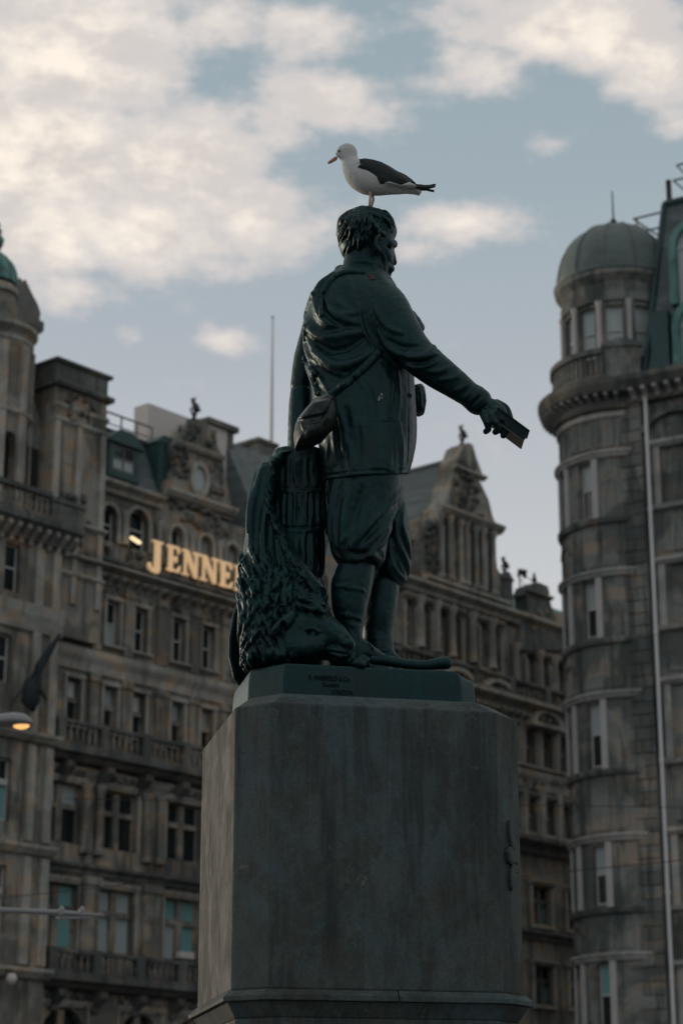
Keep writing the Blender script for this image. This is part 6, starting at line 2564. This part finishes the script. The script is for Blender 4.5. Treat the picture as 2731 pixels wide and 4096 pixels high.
    # head
    D.puff(zz(z3, (330, 1180), (400, 1110), (500, 1070), (600, 1060), (690, 1100), (760, 1165), (800, 1225), (806, 1280), (770, 1322), (700, 1335), (560, 1330), (430, 1330), (350, 1270)), -.20, .17, 62, .03)
    D.limb([(*z3(560, 1120), -.30, 40), (*z3(660, 1165), -.33, 34), (*z3(745, 1225), -.31, 32)], .03)      # brow and bridge of the nose
    D.ball(*z3(765, 1255), -.32, 34, 34, .08, .02)                                                           # muzzle
    D.limb([(*z3(690, 1290), -.33, 24), (*z3(745, 1300), -.34, 26), (*z3(780, 1280), -.32, 20)], .014)       # lips
    D.ridge(zz(z3, (655, 1285), (710, 1302), (770, 1308)), .008, .008, 's')
    D.ball(*z3(788, 1238), -.37, 12, 9, .02, .008)
    D.ball(*z3(572, 1188), -.365, 22, 15, .03, .012, 's')
    D.ball(*z3(574, 1192), -.345, 13, 10, .022, .006)
    D.ridge(zz(z3, (535, 1165), (572, 1160), (610, 1180)), .012, .010)
    D.ridge(zz(z3, (545, 1215), (575, 1222), (615, 1210)), .009, .010)
    D.limb([(*z3(345, 1190), -.34, 20), (*z3(400, 1140), -.38, 26), (*z3(455, 1085), -.36, 20)], .012)      # ear
    D.ball(*z3(402, 1150), -.40, 12, 22, .03, .008, 's')
    D.limb([(*z3(430, 1270), -.30, 40), (*z3(520, 1270), -.34, 44), (*z3(600, 1260), -.33, 36)], .03)       # cheek
    for i in range(44):                                                                                       # ruff between the ears
        x, y = 470 + RNG.uniform(0, 230), 960 + RNG.uniform(0, 90)
        w = RNG.uniform(-16, 16)
        D.ridge(zz(z3, (x, y), (x + 22, y + 20 + w), (x + 56, y + 26), (x + 84, y + 62 + w)), RNG.uniform(.013, .019), .003, off=-.003, lock=True)
    for i in range(9):                                                                                        # tuft under the cheek
        x = 300 + i * 14
        D.ridge(zz(z3, (x, 1275), (x - 8 + RNG.uniform(-6, 6), 1310), (x + RNG.uniform(-4, 12), 1345)), .013, .007)
    # fore paw
    D.limb([(*z3(700, 1335), -.26, 26), (*z3(790, 1345), -.29, 30), (*z3(850, 1350), -.30, 30)], .02)
    for i, (x, y) in enumerate(((900, 1362), (885, 1345), (858, 1372))):
        D.limb([(*z3(x - 40, y - 12), -.31 - .02 * i, 17), (*z3(x - 5, y - 2), -.32 - .02 * i, 15)], .008)
    for i in range(8):
        x = 760 + i * 15
        D.ridge(zz(z3, (x, 1330), (x + 10, 1350), (x + 24, 1375)), .008, .006)
    D.rough(.0014, 70, 8)
    D.mesh('lion_skin', B, t, 0)

    # --- shield-shaped paddle propped behind the skin
    Q = Field(890, 1060, 2370, 2790, -.25, .35, .006)
    Q.puff(zz(z3, (152, 985), (175, 990), (215, 1100), (225, 1300), (205, 1440), (168, 1506), (120, 1455), (92, 1330), (95, 1220), (118, 1090)), .06, .035, 14, 0, slope=(.6, 0), flat=.5)
    Q.mesh('paddle', B, t)

    # --- long horn lying on the base in front of the boots
    U = Field(1470, 1810, 2590, 2700, -.42, .05, .0045)
    U.limb([(1492, 2640, -.24, 18), (1540, 2642, -.25, 22), (1620, 2655, -.25, 20), (1700, 2660, -.24, 20), (1755, 2654, -.23, 23), (1784, 2652, -.225, 26)], 0)
    U.ball(1792, 2652, -.22, 12, 18, .03, .004, 's')
    for x in (1560, 1650, 1735):
        U.ridge([(x, 2632), (x + 4, 2655), (x + 2, 2676)], .004, .006)
    U.mesh('horn', B, t)
    return t


mat('bronze_brown', plain((.030, .016, .013), .6, .2, .3, 30))
mat('dropping', plain((.20, .23, .22), .8, 0, .5, 90))
mat('bronze_mark', plain((.0022, .0060, .0070), .7, 0, .2, 30, .15))
mat('bronze_lit_cover', plain((.08, .066, .052), .5, .2, .2, 40))  # paler tan: the lower cover's reflection put into its base colour
build_statue()


# ------------------------------------------------------------------ the gull
def build_gull():
    t = thing('gull', 'white and slate gull with pink legs standing on the statue\'s head', 'bird', tuple(P(1478, 834, -.03)))

    def m_white(T):
        n = T.noise(pos(T, (1, 1, 1)), 70, 5, .65)
        c = T.mix(n, (.34, .37, .38, 1), (.50, .52, .52, 1))
        bsdf(T, c, .8, 0, bump=n, bump_d=.004, bump_s=.5, spec=.2)

    def m_slate_f(T):
        n = T.noise(pos(T, (.5, 1, 2.0)), 60, 5, .6)
        c = T.mix(n, (.009, .016, .018, 1), (.022, .034, .036, 1))
        bsdf(T, c, .7, 0, bump=n, bump_d=.004, bump_s=.6, spec=.3)
    wh, sl = mat('white_feather', m_white), mat('slate_feather', m_slate_f)
    bl = mat('black_feather', plain((.012, .012, .013), .6, 0, .3, 40))
    bk = mat('beak', plain((.30, .15, .10), .45, 0, .2, 40))
    lg = mat('leg_skin', plain((.34, .27, .23), .6, 0, .2, 60))
    ey = mat('eye', plain((.01, .01, .01), .15))
    F = Field(1330, 1700, 560, 800, -.16, .12, .0028)
    d0 = -.03
    # head, neck, breast, body, under-tail: one continuous surface
    F.limb([(*z4(360, 150), d0, 26), (*z4(395, 165), d0, 35), (*z4(410, 215), d0, 34)], 0, sy=.8)
    F.limb([(*z4(405, 170), d0, 33), (*z4(425, 260), d0, 32), (*z4(460, 340), d0, 42), (*z4(520, 420), d0, 54), (*z4(620, 470), d0, 64), (*z4(740, 500), d0, 58),
            (*z4(860, 535), d0, 42), (*z4(980, 570), d0, 28), (*z4(1100, 595), d0, 17), (*z4(1215, 620), d0, 9)], .01, n=6, sy=.95)
    F.limb([(*z4(300, 190), d0, 14), (*z4(330, 180), d0, 20)], .02, sy=.8)
    F.rough(.0012, 90, 2)
    body = F.mesh('body', wh, t)

    # folded wings, near and far
    def wing(side):
        W = Field(1410, 1760, 620, 790, -.22, .18, .0026)
        dd = d0 + side * .062
        W.puff(zz(z4, (530, 262), (600, 250), (700, 262), (790, 285), (880, 335), (960, 390), (1060, 440), (1130, 495), (1180, 545), (1100, 560), (980, 545), (860, 525),
                  (770, 535), (720, 480), (640, 430), (560, 385), (512, 352), (545, 318)), dd, .032, 30, 0, slope=(-side * .10, 0))
        for i in range(5):
            W.ridge(zz(z4, (620 + i * 60, 330 + i * 28), (800 + i * 50, 420 + i * 22), (960 + i * 40, 500 + i * 10)), .003, .006, 's' if i % 2 else 'u')
        for i in range(9):      # rows of overlapping coverts
            for k in range(4):
                x0, y0 = 560 + i * 52 + k * 14, 285 + i * 22 + k * 46
                W.ridge(zz(z4, (x0, y0), (x0 + 24, y0 + 26), (x0 + 60, y0 + 34)), .0022, .002, 's')
        w = W.mesh('wing', sl, t, 0)
        # white trailing edge and black flight feathers
        E = Field(1520, 1760, 690, 790, -.22, .18, .0026)
        E.puff(zz(z4, (805, 530), (870, 512), (930, 528), (1010, 545), (1100, 505), (1180, 540), (1170, 562), (1080, 568), (960, 552), (880, 545)), dd - side * -.004 + side * .004, .022, 10, 0, slope=(-side * .12, 0))
        E.mesh('white_feather_edge', wh, w)
        N = Field(1520, 1790, 680, 790, -.20, .16, .0026)
        N.puff(zz(z4, (1150, 540), (1230, 540), (1330, 545), (1395, 538), (1408, 548), (1370, 566), (1310, 582), (1200, 590), (1080, 575)), dd - side * .035, .010, 8, 0, slope=(-side * .2, 0), flat=.4)
        N.puff(zz(z4, (1180, 575), (1280, 580), (1330, 590), (1397, 610), (1380, 618), (1290, 606), (1200, 600)), dd - side * .05, .007, 6, .002, slope=(-side * .2, 0), flat=.4)
        N.mesh('flight_feathers', bl, w)
    wing(-1)
    wing(1)
    # dark line of the far wing below, tail
    T_ = Field(1480, 1700, 700, 800, -.12, .10, .0026)
    T_.puff(zz(z4, (1000, 585), (1130, 580), (1230, 605), (1232, 640), (1210, 655), (1150, 640), (1020, 628)), d0 + .005, .035, 12, 0)
    T_.mesh('tail', wh, t)
    # beak
    K = Field(1295, 1370, 610, 670, -.08, .03, .0018)
    K.limb([(*z4(262, 238), d0, 8), (*z4(225, 262), d0, 6.5), (*z4(192, 282), d0, 5.5), (*z4(180, 294), d0, 3.5)], 0, sy=.8)
    K.limb([(*z4(262, 250), d0, 5), (*z4(215, 280), d0, 4.5), (*z4(190, 292), d0, 3)], .002, sy=.8)
    K.mesh('beak', bk, t)
    for sgn, nm in ((-1, 'eye'), (1, 'eye')):
        c = F.hit(*z4(303, 154)) if sgn < 0 else P(*z4(303, 154), d0 + .022)
        m = MB()
        r = .0085
        m.lathe(c[0], c[1], [(.0008, c[2] - r), (r * .7, c[2] - r * .7), (r, c[2]), (r * .7, c[2] + r * .7), (.0008, c[2] + r)], 10)
        m.build('eye', ey, t, smooth=True)
    # legs with webbed feet
    for x0, x1, x2, dd in ((662, 655, 645, -.05), (678, 690, 668, .0)):
        m = MB()
        a, b, c = P(*z4(x0, 600), dd), P(*z4(x1, 710), dd), P(*z4(x2, 805), dd)
        m.tube([a, a * .6 + b * .4, b, c], [.012, .0075, .0085, .0065], 10)
        for k in (-1, 0, 1):
            m.tube([c, c + np.array([-.035, .016 * k, -.004]), c + np.array([-.06, .03 * k, -.012])], [.006, .005, .003], 6)
        m.build('leg', lg, t, smooth=True)
    return t


build_gull()
